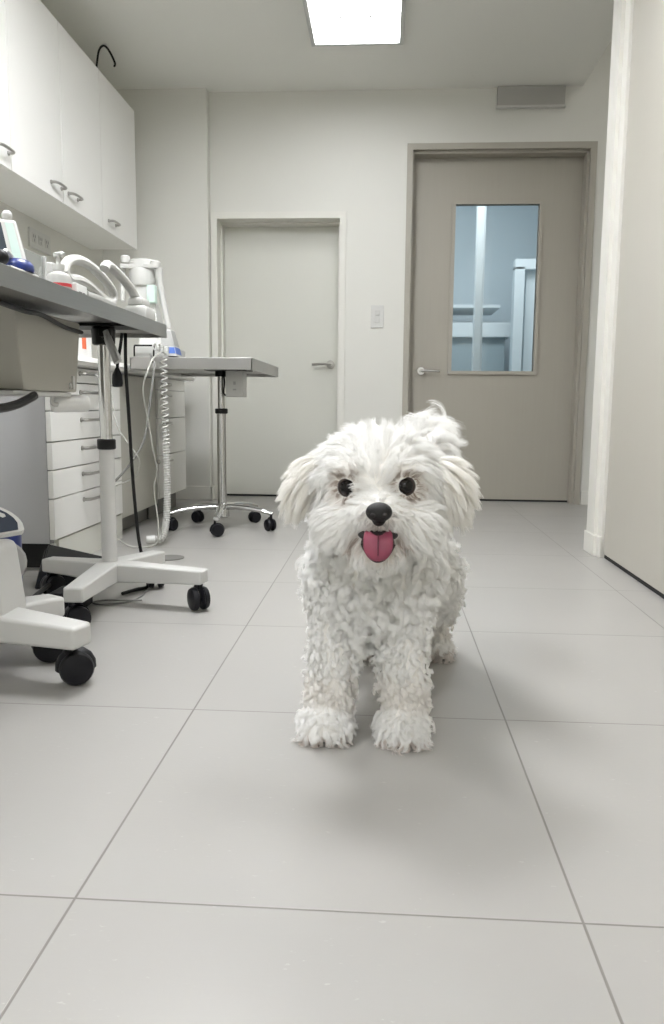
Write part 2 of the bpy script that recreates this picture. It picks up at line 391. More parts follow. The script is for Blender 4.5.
# ------------------------------------------------------------------ wall cabinets
XF = -1.443
def bar_pull(root, pts_mid, along, out, length, m='satin', drop=.0):
    """slim bow handle with two posts; along/out are unit vectors"""
    c = Vector(pts_mid); a = Vector(along); o = Vector(out); h = length/2
    b = B()
    tube(b, spline([c-a*h+o*.001, c-a*h*.96+o*.02, c-a*h*.7+o*.028, c+o*.03, c+a*h*.7+o*.028, c+a*h*.96+o*.02, c+a*h+o*.001], 5), .006, 8)
    lathe(b, [(.009,0),(.009,.004),(.006,.006)], c-a*h, o, 12); lathe(b, [(.009,0),(.009,.004),(.006,.006)], c+a*h, o, 12)
    return obj('handle', b, m, root)
def wall_cab(y0, y1, doors, label, open_=None):
    r = thing('wall_cabinet', label, 'wall cabinet', ((XL+XF)/2, (y0+y1)/2, 1.475), 'white wall cabinets')
    b = B(); t = .018; z0, z1 = 1.478, 2.232; xf = XF-.02
    box(b, (XL+.001, y0+.001, z0), (xf, y0+t, z1)); box(b, (XL+.001, y1-t, z0), (xf, y1-.001, z1))
    box(b, (XL+.001, y0+t, z0), (xf, y1-t, z0+t)); box(b, (XL+.001, y0+t, z1-t), (xf, y1-t, z1)); box(b, (XL+.001, y0+t, z0+t), (XL+.01, y1-t, z1-t))
    obj('body', b, 'cab', r)
    for (a, c, hy) in doors:
        dr = obj('door', bx((XF-.019, a+.003, z0-.004), (XF, c-.003, z1+.002), .001), 'cab', r)
        if hy: bar_pull(dr, (XF, hy, 1.53), (0,1,0), (1,0,0), .11)
    return r
wall_cab(2.11, 3.11, [(2.11,2.61,2.52),(2.61,3.11,3.03)], 'white wall cabinet nearest the camera, cut by the left edge')
wall_cab(3.11, 4.11, [(3.11,3.61,3.53),(3.61,4.11,3.72)], 'white two door wall cabinet in the middle of the row')
wall_cab(4.11, 4.68, [(4.11,4.68,4.25)], 'white single door wall cabinet nearest the back wall')

# ------------------------------------------------------------------ base units along the left wall
XC = -1.14
r = thing('drawer_cabinet', 'tall white drawer cabinet with six drawers behind the front table', 'drawer cabinet', (-1.42, 3.03, 0), 'white drawer cabinets')
b = B(); box(b, (XL+.002, 2.672, .10), (XC-.02, 3.398, .722), .001); obj('body', b, 'cabside', r)
obj('kickboard', bx((XC-.022, 2.71, .001), (XC-.004, 3.398, .108)), 'doorw', r)
obj('plinth', bx((XL+.05, 2.74, .001), (XC-.03, 3.39, .099)), 'void', r)  # black block standing in for the shaded void under the carcass
obj('foot', bx((XC-.02, 2.674, .001), (XC-.004, 2.69, .1)), 'lgrey', r)
zs = [.112,.258,.358,.456,.562,.664,.722]
for i in range(6):
    dr = obj('drawer', bx((XC-.019, 2.672, zs[i]+.002), (XC, 3.398, zs[i+1]-.002), .002), 'cab', r)
    zh = zs[i+1]-(.034 if i else .032)
    if i == 5: zh = zs[i+1]-.022
    bar_pull(dr, (XC, 3.045, zh), (0,1,0), (1,0,0), .20)
r = thing('base_cabinet', 'plain warm grey base cabinet between the two drawer cabinets', 'base cabinet', (-1.43, 3.69, 0))
obj('body', bx((XL+.002, 3.402, .095), (XC-.03, 3.978, .722)), 'cabside', r)
dr = obj('door', bx((XC-.029, 3.403, .085), (XC-.010, 3.977, .716), .002), 'cabgrey', r)
b = B(); lathe(b, [(.012,0),(.012,.004),(.008,.012),(.012,.02),(.009,.026),(0,.027)], (XC-.010, 3.945, .30), (1,0,0), 14); obj('knob', b, 'satin', dr)
obj('plinth', bx((XL+.05, 3.402, .001), (XC-.07, 3.978, .094)), 'plinth', r)
r = thing('drawer_cabinet', 'white drawer cabinet at the far end of the counter behind the coiled hose', 'drawer cabinet', (-1.43, 4.25, 0), 'white drawer cabinets')
obj('body', bx((XL+.002, 3.982, .10), (XC-.02, 4.53, .722)), 'cabside', r)
obj('plinth', bx((XL+.05, 3.982, .001), (XC-.06, 4.52, .099)), 'plinth', r)
zs = [.105,.328,.518,.662,.722]
for i in range(4):
    dr = obj('drawer', bx((XC-.019, 3.984, zs[i]+.002), (XC, 4.53, zs[i+1]-.002), .002), 'cab', r)
    bar_pull(dr, (XC, 4.10, zs[i+1]-.03), (0,1,0), (1,0,0), .10)
b = B()
prism(b, [(XL+.002,.724),(XL+.002,.764),(-1.128,.764),(-1.114,.758),(-1.108,.744),(-1.114,.730),(-1.128,.724)], 1, 2.655, 4.655)
tag(obj('countertop', b, 'cab'), 'long white countertop with rounded edge over the base cabinets', 'countertop')

# ------------------------------------------------------------------ casters and pedestal tables
def caster(root, x, y, R_, rz, top, m='rubber', stem=.008):
    """twin wheel swivel caster standing on the floor"""
    a = Vector((math.cos(rz), math.sin(rz), 0)); s = Vector((-a.y, a.x, 0)); c = Vector((x, y, R_+.001)); w = R_*.62
    b = B()
    cyl(b, (x-a.x*R_*.35, y-a.y*R_*.35, R_*1.6), (x-a.x*R_*.35, y-a.y*R_*.35, top), stem, seg=12)
    pts = []
    for k in range(9):
        t = math.radians(-10+k*25); pts.append(c+Vector((0,0,1))*math.sin(t)*R_*1.04-a*math.cos(t)*R_*1.04)
    tube(b, pts, R_*.32, 8, flat=.3, up=None)
    cyl(b, c-s*w*.9, c+s*w*.9, R_*.25, seg=12)
    cyl(b, (x-a.x*R_*.35, y-a.y*R_*.35, R_*1.15), (x-a.x*R_*.35, y-a.y*R_*.35, R_*1.9), R_*.42, R_*.3, seg=14)
    ca = obj('caster', b, m, root)
    for sg in (-1, 1):
        b = B(); o = c+s*sg*w*.28
        lathe(b, [(R_*.55,0),(R_*.93,.002),(R_,R_*.12),(R_,R_*.32),(R_*.90,R_*.52),(R_*.45,R_*.62),(0,R_*.63)], o, s*sg, 24)
        obj('wheel', b, m, ca)
    return ca
def arm(root, c, e, z0, z1, w0, w1, h0, h1, m, name='leg', bev=.006):
    """tapered base arm from hub c to end e, top sloping from z0 to z1"""
    c = Vector((c[0],c[1],0)); e = Vector((e[0],e[1],0)); d = (e-c).normalized(); s = Vector((-d.y,d.x,0))
    def P(q, sd, z): return q+s*sd+Vector((0,0,z))
    pts = [P(c,-w0/2,z0-h0),P(e,-w1/2,z1-h1),P(c,w0/2,z0-h0),P(e,w1/2,z1-h1),P(c,-w0/2,z0),P(e,-w1/2,z1),P(c,w0/2,z0),P(e,w1/2,z1)]
    b = B(); hexa(b, pts, bev, 3); return obj(name, b, m, root)

# front table
TX, TY = -.803, 2.265
T1 = r = thing('examination_table', 'long steel examination table on a white cross base at the left edge', 'examination table', (TX, TY, 0), 'steel examination tables on casters')
b = B(); x0, x1, y0, y1, zt, zb = -1.20, -.70, .95, 2.56, .842, .800
box(b, (x0,y0,zt-.006), (x1,y1,zt), .002)
for lo, hi in (((x1-.006,y0,zb),(x1,y1,zt-.004)), ((x0,y0,zb),(x0+.006,y1,zt-.004)), ((x0,y0,zb),(x1,y0+.006,zt-.004)), ((x0,y1-.006,zb),(x1,y1,zt-.004))): box(b, lo, hi, .0015)
box(b, (x0+.006,y0+.006,zb+.012), (x1-.006,y1-.006,zb+.018))
obj('tabletop', b, 'steel', r)
b = B(); cyl(b, (TX,TY,.478), (TX,TY,.80), .0175, seg=28); obj('column', b, 'chrome', r)
b = B(); cyl(b, (TX,TY,.11), (TX,TY,.47), .0225, .0215, seg=28, bev=.002); obj('sleeve', b, 'white', r)
b = B(); cyl(b, (TX,TY,.458), (TX,TY,.488), .0265, seg=28, bev=.003); obj('collar', b, 'black', r)
b = B(); box(b, (TX-.10,TY-.06,.803), (TX+.086,TY+.06,.811), .002); obj('mounting_plate', b, 'black', r)
b = B(); cyl(b, (TX,TY,.755), (TX,TY,.803), .032, .034, seg=24, bev=.004); box(b, (TX+.0,TY-.045,.775), (TX+.035,TY-.02,.802), .005); obj('clamp', b, 'black', r)
b = B(); tube(b, spline([(TX+.02,TY-.04,.79),(TX+.03,TY-.045,.765),(TX+.045,TY-.05,.735),(TX+.058,TY-.052,.705)]), [.013]*6+[.016]*13+[.017]*6, 10, flat=.6); obj('lever', b, 'grey', r)
ends = [(-.505,2.205),(-.79,1.945),(-1.025,2.335),(-.72,2.49)]
b = B(); cyl(b, (TX,TY,.07), (TX,TY,.128), .042, .036, seg=24, bev=.006); obj('hub', b, 'white', r)
for (ex, ey), rz in zip(ends, (2.2, .9, 1.0, 2.0)):
    arm(r, (TX,TY), (ex,ey), .128, .120, .07, .052, .058, .040, 'white')
    d = (Vector((ex,ey))-Vector((TX,TY))).normalized()
    caster(r, ex-d.x*.02, ey-d.y*.02, .034, rz, .084)
# grey motor housing under the top
b = B(); hexa(b, [(-1.08,1.77,.618),(-.815,1.77,.618),(-1.08,2.085,.618),(-.815,2.085,.618),(-1.08,1.71,.798),(-.80,1.71,.798),(-1.08,2.085,.798),(-.80,2.085,.798)], .006)
h = obj('motor_housing', b, 'boxgrey', r, label='warm grey motor housing under the tabletop')
b = B(); box(b, (-1.06,1.73,.606), (-.82,2.06,.617), .003); obj('bottom_tray', b, 'lgrey', h)
b = B(); box(b, (-.815,2.04,.625), (-.806,2.052,.66), .002); tube(b, spline([(-.812,2.03,.628),(-.806,2.02,.632),(-.808,2.022,.64)]), .003, 6); obj('latch', b, 'lgrey', h)
b = B(); tube(b, spline([(-.72,1.30,.783),(-.745,1.62,.778),(-.76,1.75,.783),(-.79,1.95,.776),(-.80,2.09,.775)]), .0055, 8); obj('cable', b, 'black', r)
b = B(); tube(b, spline([(-.80,1.25,.60),(-.80,1.45,.580),(-.80,1.6,.577),(-.80,1.7,.586),(-.805,1.80,.606)]), .010, 10); obj('hose', b, 'black', r)
b = B(); tube(b, spline([(-.86,2.03,.605),(-.86,2.03,.59),(-.85,2.04,.586)]), .006, 8); obj('roll_bracket', b, 'lgrey', r)
b = B(); lathe(b, [(.008,-.002),(.020,0),(.023,.006),(.023,.09),(.020,.096),(.008,.098)], (-.873,2.06,.588), (.75,.66,.02), 20)
tag(obj('paper_roll', b, 'paper'), 'white paper roll hanging under the grey housing of the front table', 'paper roll')

# second table
T2X, T2Y = -.765, 3.73
r = thing('examination_table', 'small steel table on a five star chrome base in front of the white door', 'examination table', (T2X, T2Y, 0), 'steel examination tables on casters')
b = B(); x0, x1, y0, y1, zt, zb = -1.095, -.565, 3.405, 4.26, .79, .738
box(b, (x0,y0,zt-.006), (x1,y1,zt), .002)
for lo, hi in (((x1-.006,y0,zb),(x1,y1,zt-.004)), ((x0,y0,zb+.0),(x0+.006,y1,zt-.004)), ((x0,y0,zb),(x1,y0+.006,zt-.004)), ((x0,y1-.006,zb),(x1,y1,zt-.004))): box(b, lo, hi, .0015)
box(b, (x0+.006,y0+.006,zb+.015), (x1-.006,y1-.006,zb+.02))
obj('tabletop', b, 'steel', r)
b = B(); cyl(b, (T2X,T2Y,.56), (T2X,T2Y,.757), .0165, seg=24); cyl(b, (T2X,T2Y,.08), (T2X,T2Y,.56), .0215, seg=24); obj('column', b, 'chrome', r)
b = B(); cyl(b, (T2X,T2Y,.548), (T2X,T2Y,.572), .030, seg=24, bev=.003); obj('collar', b, 'black', r)
b = B(); box(b, (T2X-.06,T2Y-.1,.745), (T2X+.14,T2Y+.06,.753), .002); cyl(b, (T2X,T2Y,.72), (T2X,T2Y,.745), .028, seg=20); obj('mounting_plate', b, 'black', r)
b = B(); box(b, (T2X+.045,T2Y-.12,.625), (T2X+.125,T2Y-.02,.744), .005); h = obj('control_box', b, 'lgrey', r)
b = B(); box(b, (T2X+.08,T2Y-.1225,.68), (T2X+.092,T2Y-.119,.695), .001); box(b, (T2X+.078,T2Y-.1225,.655), (T2X+.094,T2Y-.119,.662), .001); obj('switch', b, 'grey', h)
b = B(); tube(b, spline([(T2X+.02,T2Y-.05,.744),(T2X+.03,T2Y-.07,.69),(T2X+.026,T2Y-.075,.645),(T2X+.04,T2Y-.07,.635),(T2X+.045,T2Y-.065,.68),(T2X+.04,T2Y-.06,.72)]), .004, 8); obj('cable', b, 'black', r)
b = B(); cyl(b, (T2X,T2Y,.055), (T2X,T2Y,.125), .034, .030, seg=24, bev=.005); obj('hub', b, 'chrome', r)
for k in range(5):
    a = math.radians(-84+72*k); L_ = .255; d = Vector((math.cos(a), math.sin(a)))
    b = B()
    p = [Vector((T2X,T2Y,.105))+Vector((d.x,d.y,0))*t for t in (.02,.08,.15,.21,L_)]
    for q, z in zip(p, (.108,.108,.103,.094,.082)): q.z = z
    tube(b, spline(p, 5), [.021]*4+[.0185]*6+[.0165]*6+[.0145]*5, 12, flat=.75, up=(0,0,1)); obj('leg', b, 'chrome', r)
    caster(r, T2X+d.x*(L_-.012), T2Y+d.y*(L_-.012), .029, a+1.9+.5*k, .084, stem=.006)

# low white unit under the front table
UX, UY = -.868, 1.63
r = thing('equipment_stand', 'low white wheeled stand with a dark sloping control panel in the left corner', 'equipment stand', (UX, UY, 0))
b = B(); hexa(b, [(UX-.09,UY-.07,.10),(UX+.082,UY-.07,.10),(UX-.09,UY+.07,.10),(UX+.082,UY+.07,.10),(UX-.085,UY-.065,.292),(UX+.060,UY-.065,.292),(UX-.085,UY+.065,.292),(UX+.060,UY+.065,.292)], .018, 4)
h = obj('housing', b, 'white', r)
b = B(); box(b, (UX-.03,UY-.0745,.215), (UX+.03,UY-.069,.245), .002); box(b, (UX-.085,UY-.0745,.178), (UX+.068,UY-.072,.180)); obj('label_plate', b, 'lgrey', h)
# sloping control panel: rounded wedge outline facing the room
pn = Vector((.45,-.80,.40)).normalized(); pc = Vector((-.828,1.535,.326)); pu = Vector((.87,.49,0)).normalized(); pv = pn.cross(pu)
if pv.z < 0: pv = -pv
def panel(outl, t0, t1, m, name, par):
    b = B(); A = [b.verts.new(pc+pu*x+pv*y+pn*t0) for x, y in outl]; C_ = [b.verts.new(pc+pu*x+pv*y+pn*t1) for x, y in outl]; n = len(outl)
    b.faces.new(A[::-1]); b.faces.new(C_)
    for i in range(n): b.faces.new((A[i],A[(i+1)%n],C_[(i+1)%n],C_[i]))
    return obj(name, b, m, par)
arc = [(-.17,-.032),(.096,.0),(.100,.004)]+[(.10-.17*(1-math.cos(math.radians(a))), .004+.075*math.sin(math.radians(a))) for a in range(10,91,10)]+[(-.17,.079)]
h = panel(arc, -.03, 0, 'plastic', 'control_panel', r)
inn = [(-.16,-.027),(.088,.003)]+[(.090-.162*(1-math.cos(math.radians(a))), .006+.068*math.sin(math.radians(a))) for a in range(10,91,10)]+[(-.16,.073)]
panel(inn, .0005, .003, 'navy', 'display', h)
panel([(.060,.030),(.066,.032),(.064,.037),(.034,.052),(.0,.060),(-.002,.055),(.028,.046)], .0032, .0045, 'lgrey', 'button_strip', h)
b = B(); hexa(b, [(UX-.07,UY-.05,.28),(UX+.03,UY-.05,.28),(UX-.07,UY+.04,.28),(UX+.03,UY+.04,.28),(UX-.06,UY-.10,.34),(UX+.05,UY-.10,.34),(UX-.06,UY-.03,.36),(UX+.05,UY-.03,.36)], .006); obj('neck', b, 'grey', r)
for (ex, ey), (cx, cy), rz in (((-.61,1.55),(-.642,1.585),.5), ((-.768,1.80),(-.757,1.725),.2), ((-1.09,1.72),(-1.07,1.71),1.), ((-.95,1.40),(-.945,1.42),2.)):
    arm(r, (UX,UY), (ex,ey), .150, .138, .10, .062, .062, .048, 'white', bev=.009)
    caster(r, cx, cy, .036, rz, .095, stem=.010)
# blue bin beside it
r = thing('waste_bin', 'dark blue bin with a grey pedal behind the low white stand', 'bin', (-.985, 1.95, 0))
b = B(); lathe(b, [(.05,.002),(.055,.01),(.06,.285),(.058,.29)], (-.985,1.95,0), (0,0,1), 24); obj('body', b, 'blue', r)
b = B(); lathe(b, [(.02,0),(.05,.004),(.056,.014),(.05,.024),(.02,.028)], (-.95,1.905,.19), (.5,-.8,.1), 20); obj('lid_cap', b, 'grey', r)

# black foot pedal with cable
r = thing('foot_pedal', 'black foot pedal on the floor in front of the drawer cabinet', 'foot pedal', (-1.0, 2.52, 0))
b = B(); hexa(b, [(-1.10,2.40,.002),(-.90,2.47,.002),(-1.125,2.55,.002),(-.91,2.62,.002),(-1.09,2.42,.060),(-.91,2.48,.030),(-1.115,2.53,.115),(-.92,2.60,.06)], .006); obj('base', b, 'rubber', r)
b = B(); hexa(b, [(-1.08,2.425,.062),(-.92,2.485,.036),(-1.105,2.525,.118),(-.93,2.595,.066),(-1.08,2.425,.070),(-.92,2.485,.044),(-1.10,2.525,.128),(-.93,2.595,.074)], .003); obj('pedal', b, 'black', r)
b = B(); tube(b, spline([(-1.03,2.42,.045),(-1.015,2.36,.04),(-.995,2.25,.046),(-.96,2.1,.055),(-.92,1.95,.06),(-.90,1.80,.06),(-.895,1.71,.075)]), .0075, 8); obj('cord', b, 'black', r)
r = thing('power_supply', 'black power box on the floor under the front table base', 'power supply', (-.92, 2.24, 0))
b = B(); box(b, (-.945,2.15,.002), (-.850,2.25,.055), .008); obj('case', b, 'rubber', r)
b = B(); tube(b, spline([(-.94,2.17,.03),(-.95,2.16,.015),(-.955,2.13,.006),(-.95,2.05,.006)]), .005, 8); obj('cord', b, 'cablewhite', r)

# floor drain
b = B(); lathe(b, [(.055,.0005),(.055,.003),(.05,.004),(.03,.0035),(0,.004)], (-.817,2.974,0), (0,0,1), 28)
tag(obj('floor_drain', b, 'plinth'), 'dark round floor drain between the two table bases', 'drain')

# ------------------------------------------------------------------ cables
b = B(); tube(b, spline([(-.793,2.43,.803),(-.791,2.42,.692),(-.788,2.43,.54),(-.787,2.45,.352),(-.779,2.46,.19),(-.771,2.47,.11),(-.757,2.475,.03),(-.752,2.46,.006),(-.775,2.42,.006),(-.80,2.36,.006)], 6), .0055, 8)
obj('power_cord', b, 'black', T1)
r = thing('power_plug', 'black plug dangling on a short lead under the front table', 'plug', (-.815, 2.42, .64))
b = B(); tube(b, spline([(-.80,2.42,.803),(-.806,2.42,.765),(-.815,2.42,.72),(-.818,2.42,.69)]), .005, 8); obj('lead', b, 'black', r)
b = B(); lathe(b, [(.006,.0),(.009,-.008),(.015,-.02),(.017,-.045),(.015,-.056),(.008,-.058)], (-.818,2.42,.698), (0,0,1), 14); obj('body', b, 'rubber', r)
b = B(); tube(b, spline([(-1.0,3.39,.80),(-.985,3.36,.77),(-.967,3.33,.745),(-.978,3.28,.565),(-.993,3.25,.441),(-1.032,3.22,.36),(-1.086,3.2,.29),(-1.125,3.19,.25)], 6), .005, 8)
tag(obj('cable', b, 'cablegrey'), 'grey cable curving from the far table toward the drawer cabinet', 'cable')
b = B(); tube(b, spline([(-.935,3.40,.80),(-.925,3.30,.805),(-.918,3.15,.77),(-.912,3.05,.715),(-.931,3.05,.643),(-.929,3.1,.527),(-.923,3.14,.407),(-.92,3.18,.323),(-.94,3.2,.247),(-.939,3.22,.174),(-.932,3.22,.103),(-.93,3.21,.03),(-.955,3.19,.006),(-1.02,3.16,.006),(-1.07,3.16,.03),(-1.125,3.17,.09)], 6), .0032, 8)
tag(obj('cable', b, 'cablewhite'), 'white cable hanging from the far table and curling to the floor', 'cable')
b = B(); tube(b, spline([(-1.10,3.0,.70),(-1.045,3.0,.64),(-1.024,3.0,.52),(-.99,3.0,.455),(-.96,3.03,.40),(-.95,3.05,.36),(-.99,3.1,.30),(-1.08,3.13,.26),(-1.13,3.14,.25)], 6), .0028, 8)
tag(obj('cable', b, 'cablewhite'), 'thin white lead drooping in front of the drawer cabinet', 'cable')
b = B(); tube(b, spline([(-.745,2.43,.003),(-.735,2.35,.003),(-.755,2.27,.003),(-.82,2.235,.003),(-.855,2.255,.003),(-.83,2.285,.003),(-.77,2.275,.006),(-.72,2.30,.003)], 8), .0024, 8)
tag(obj('cable', b, 'cablegrey'), 'thin grey cable looped on the floor under the front table base', 'cable')

# coiled breathing hose hanging from the machine
path = spline([(-.99,3.40,.832),(-.95,3.375,.825),(-.936,3.36,.80),(-.933,3.355,.607),(-.926,3.345,.396),(-.923,3.335,.182),(-.923,3.31,.09),(-.925,3.255,.032),(-.95,3.235,.027)], 26)
L_ = [0]
for a, c in zip(path, path[1:]): L_.append(L_[-1]+(c-a).length)
b = B(); pts = []; ph = 0; tot = L_[-1]
NS = 1500
def along(s):
    import bisect
    i = min(max(bisect.bisect(L_, s)-1, 0), len(path)-2); t = (s-L_[i])/max(1e-9, L_[i+1]-L_[i]); return path[i].lerp(path[i+1], t), (path[i+1]-path[i]).normalized()
for k in range(NS+1):
    s = tot*k/NS; f = s/tot; c, d = along(s)
    u = Vector((0,1,0)); u = (u-d*u.dot(d)).normalized(); v = d.cross(u)
    pitch = .026 if f < .36 else .026+(.0105-.026)*min(1, (f-.36)/.2)
    ph += (tot/NS)/pitch*2*PI
    rad = .0135 if f < .45 else .0132
    pts.append(c+(u*math.cos(ph)+v*math.sin(ph))*rad)
tube(b, pts, .0034, 5)
r = thing('coiled_hose', 'pale coiled breathing hose hanging from the far table to the floor', 'hose', (-.925, 3.3, 0))
obj('coil', b, 'lgrey', r)
b = B()
low = [q for q, s in zip(path, L_) if s/tot > .45]
tube(b, low, .0115, 12); obj('liner', b, 'cablewhite', r)
b = B(); cyl(b, (-.95,3.235,.027), (-.985,3.222,.027), .019, .016, seg=16, bev=.003); obj('connector', b, 'plastic', r)

# ------------------------------------------------------------------ things on the front table (top at .842)
ZT = .843
r = thing('patient_monitor', 'white patient monitor with a dark tilted screen at the left edge', 'monitor', (-.90, 1.80, ZT))
b = B(); hexa(b, [(-1.04,1.66,ZT+.03),(-.836,1.80,ZT+.03),(-1.12,1.80,ZT+.03),(-.92,1.93,ZT+.03),(-1.06,1.70,ZT+.158),(-.872,1.812,ZT+.158),(-1.11,1.80,ZT+.158),(-.93,1.90,ZT+.158)], .008, 3); obj('case', b, 'plastic', r)
MX = .035
def onface(u, v, off):   # point on the monitor's front face
    a, bb, c, d = Vector((-1.04,1.66,ZT+.03)), Vector((-.836,1.80,ZT+.03)), Vector((-1.06,1.70,ZT+.158)), Vector((-.872,1.812,ZT+.158))
    n = (bb-a).cross(c-a).normalized(); 
    if n.y > 0: n = -n
    return a.lerp(bb,u).lerp(c.lerp(d,u), v)+n*off
b = B(); q = [onface(u,v,o) for o in (-.004,.002) for v in (.12,.92) for u in (.06,.84)]
hexa(b, q, .001); obj('screen', b, 'screen', r)
b = B(); q = [onface(u,v,o) for o in (-.004,.0015) for v in (.1,.93) for u in (.875,.955)]
hexa(b, q, .001); obj('button_strip', b, 'mint', r)
b = B(); hexa(b, [(-1.08,1.70,ZT),(-.90,1.79,ZT),(-1.13,1.79,ZT),(-.95,1.89,ZT),(-1.06,1.70,ZT+.032),(-.88,1.80,ZT+.032),(-1.11,1.80,ZT+.032),(-.94,1.89,ZT+.032)], .004); obj('stand', b, 'lgrey', r)
b = B(); ellip(b, (-.895,1.815,ZT+.168), (.012,.012,.012), 16); obj('alarm_lamp', b, 'plastic', r)
r.location.x += .032; r.location.y += .01
r = thing('pressure_cuff_unit', 'small unit with a blue rounded top beside the monitor', 'medical device', (-.80, 1.77, ZT))
b = B(); hexa(b, [(-.83,1.70,ZT),(-.765,1.705,ZT),(-.83,1.84,ZT),(-.765,1.84,ZT),(-.825,1.70,ZT+.028),(-.77,1.705,ZT+.028),(-.825,1.84,ZT+.028),(-.77,1.84,ZT+.028)], .005); obj('body', b, 'plastic', r)
b = B(); lathe(b, [(.036,0),(.038,.006),(.036,.015),(.028,.024),(.012,.028),(0,.0285)], (-.80,1.79,ZT+.027), (0,0,1), 24); obj('dome', b, 'blue', r)
b = B(); ellip(b, (-.785,1.69,ZT+.040), (.016,.016,.016), 18); obj('bulb', b, 'black', r)
b = B(); tube(b, spline([(-.785,1.69,ZT+.04),(-.79,1.72,ZT+.058),(-.80,1.75,ZT+.062),(-.80,1.77,ZT+.056)]), .005, 8); obj('tube', b, 'plastic', r)
r.location.y -= .065
r = thing('acrylic_rack', 'clear acrylic rack with an upright post beside the pump bottle', 'rack', (-.95, 2.15, ZT))
b = B(); box(b, (-.953,1.98,ZT), (-.949,2.212,ZT+.148), .001); box(b, (-.99,1.98,ZT), (-.949,2.212,ZT+.004), .001); obj('panel', b, 'clear', r)
b = B(); box(b, (-.957,2.212,ZT), (-.943,2.226,ZT+.15), .002); obj('post', b, 'lgrey', r)
b = B(); lathe(b, [(.0,0),(.034,.001),(.036,.004),(.034,.007),(0,.008)], (-.95,2.262,ZT+.105), (.6,-.8,.0), 28); obj('mirror', b, 'lgrey', r)
b = B(); tube(b, [(-.95,2.262,ZT),(-.95,2.262,ZT+.075)], .004, 8); obj('stem', b, 'lgrey', r)
r = thing('pump_bottle', 'white pump bottle with a red label strip on the front table', 'bottle', (-.815, 1.99, ZT))
b = B(); lathe(b, [(.027,0),(.030,.004),(.030,.055),(.026,.064),(.013,.070),(.013,.076)], (-.815,1.99,ZT), (0,0,1), 24); h = obj('body', b, 'plastic', r)
b = B(); lathe(b, [(.0303,.033),(.0306,.033),(.0306,.041),(.0303,.041)], (-.815,1.99,ZT), (0,0,1), 24); obj('label', b, 'red', h)
b = B(); lathe(b, [(.014,.074),(.015,.076),(.015,.088),(.006,.090),(.005,.105),(.011,.106),(.012,.114),(.008,.117)], (-.815,1.99,ZT), (0,0,1), 18)
tube(b, spline([(-.815,1.99,ZT+.112),(-.80,1.97,ZT+.112),(-.785,1.955,ZT+.106)]), .0045, 8); obj('pump', b, 'plastic', r)
r = thing('carton', 'small white carton with grey print standing behind the pump bottle', 'carton', (-.81, 2.07, ZT))
b = B(); box(b, (-.85,2.03,ZT), (-.785,2.10,ZT+.050), .002); h = obj('box', b, 'paper', r)
b = B()
for k, (dy, dz, w_) in enumerate(((.008,.036,.02),(.035,.036,.016),(.010,.026,.012),(.028,.026,.024),(.010,.016,.03))): box(b, (-.7852,2.036+dy,ZT+dz-.01), (-.7846,2.036+dy+w_,ZT+dz-.005))
obj('print', b, 'ink', h)
r = thing('instrument_case', 'white instrument with a large looped handle behind the carton', 'medical device', (-.84, 2.25, ZT), 'white handled instruments on the front table')
b = B(); box(b, (-.875,2.12,ZT), (-.805,2.40,ZT+.052), .010); h = obj('body', b, 'plastic', r)
b = B(); box(b, (-.806,2.13,ZT+.008), (-.803,2.16,ZT+.046)); box(b, (-.806,2.2,ZT+.018), (-.803,2.32,ZT+.026)); obj('side_panel', b, 'grey', h)
loop = [(2.05,.925),(2.07,.950),(2.12,.966),(2.18,.972),(2.26,.967),(2.34,.952),(2.40,.933),(2.425,.915),(2.415,.896),(2.37,.890),(2.30,.900),(2.22,.914),(2.14,.918),(2.08,.912)]
P_ = [Vector((-.825,y,z)) for y, z in loop]; P_ = spline(P_+[P_[0]], 5)[:-1]
b = B(); tube(b, P_, .013, 10, closed=True); obj('handle', b, 'plastic', r)
r = thing('instrument_case', 'white instrument with an arched strap handle at the far end of the front table', 'medical device', (-.765, 2.41, ZT), 'white handled instruments on the front table')
b = B(); box(b, (-.795,2.43,ZT), (-.725,2.53,ZT+.045), .010); box(b, (-.79,2.44,ZT+.045), (-.74,2.52,ZT+.07), .008); obj('body', b, 'plastic', r)
b = B(); tube(b, spline([(-.777,2.215,.958),(-.777,2.235,.973),(-.776,2.28,.970),(-.774,2.34,.958),(-.772,2.41,.940),(-.770,2.46,.918),(-.768,2.475,.897),(-.768,2.465,.878),(-.768,2.455,.868)], 6), .0125, 10, flat=1.1, up=(1,0,0)); obj('handle', b, 'plastic', r)
# far counter item with the orange mark
r = thing('supply_box', 'white supply box with an orange mark on the counter behind the front table', 'box', (-1.25, 3.02, .764))
b = B(); box(b, (-1.33,2.90,.765), (-1.17,3.16,.855), .003); h = obj('box', b, 'paper', r)
obj('mark', bx((-1.1701,3.06,.80), (-1.169,3.10,.85)), 'orange', h)

# ------------------------------------------------------------------ anaesthesia machine on the far table
ZM = .791
r = thing('anaesthesia_machine', 'white anaesthesia machine with vaporiser standing on the far table', 'medical device', (-1.02, 3.66, ZM))
b = B(); box(b, (-1.09,3.47,ZM), (-.945,3.78,ZM+.05), .006); hexa(b, [(-1.09,3.50,ZM+.05),(-.99,3.50,ZM+.05),(-1.09,3.78,ZM+.05),(-.98,3.78,ZM+.05),(-1.085,3.54,ZM+.135),(-1.005,3.54,ZM+.135),(-1.085,3.77,ZM+.135),(-.99,3.77,ZM+.135)], .008); obj('base', b, 'plastic', r)
b = B(); hexa(b, [(-.985,3.455,ZM+.008),(-.915,3.50,ZM+.008),(-.985,3.56,ZM+.004),(-.915,3.60,ZM+.004),(-.995,3.50,ZM+.128),(-.95,3.53,ZM+.128),(-.995,3.56,ZM+.128),(-.95,3.60,ZM+.128)], .004); h = obj('control_panel', b, 'lgrey', r)
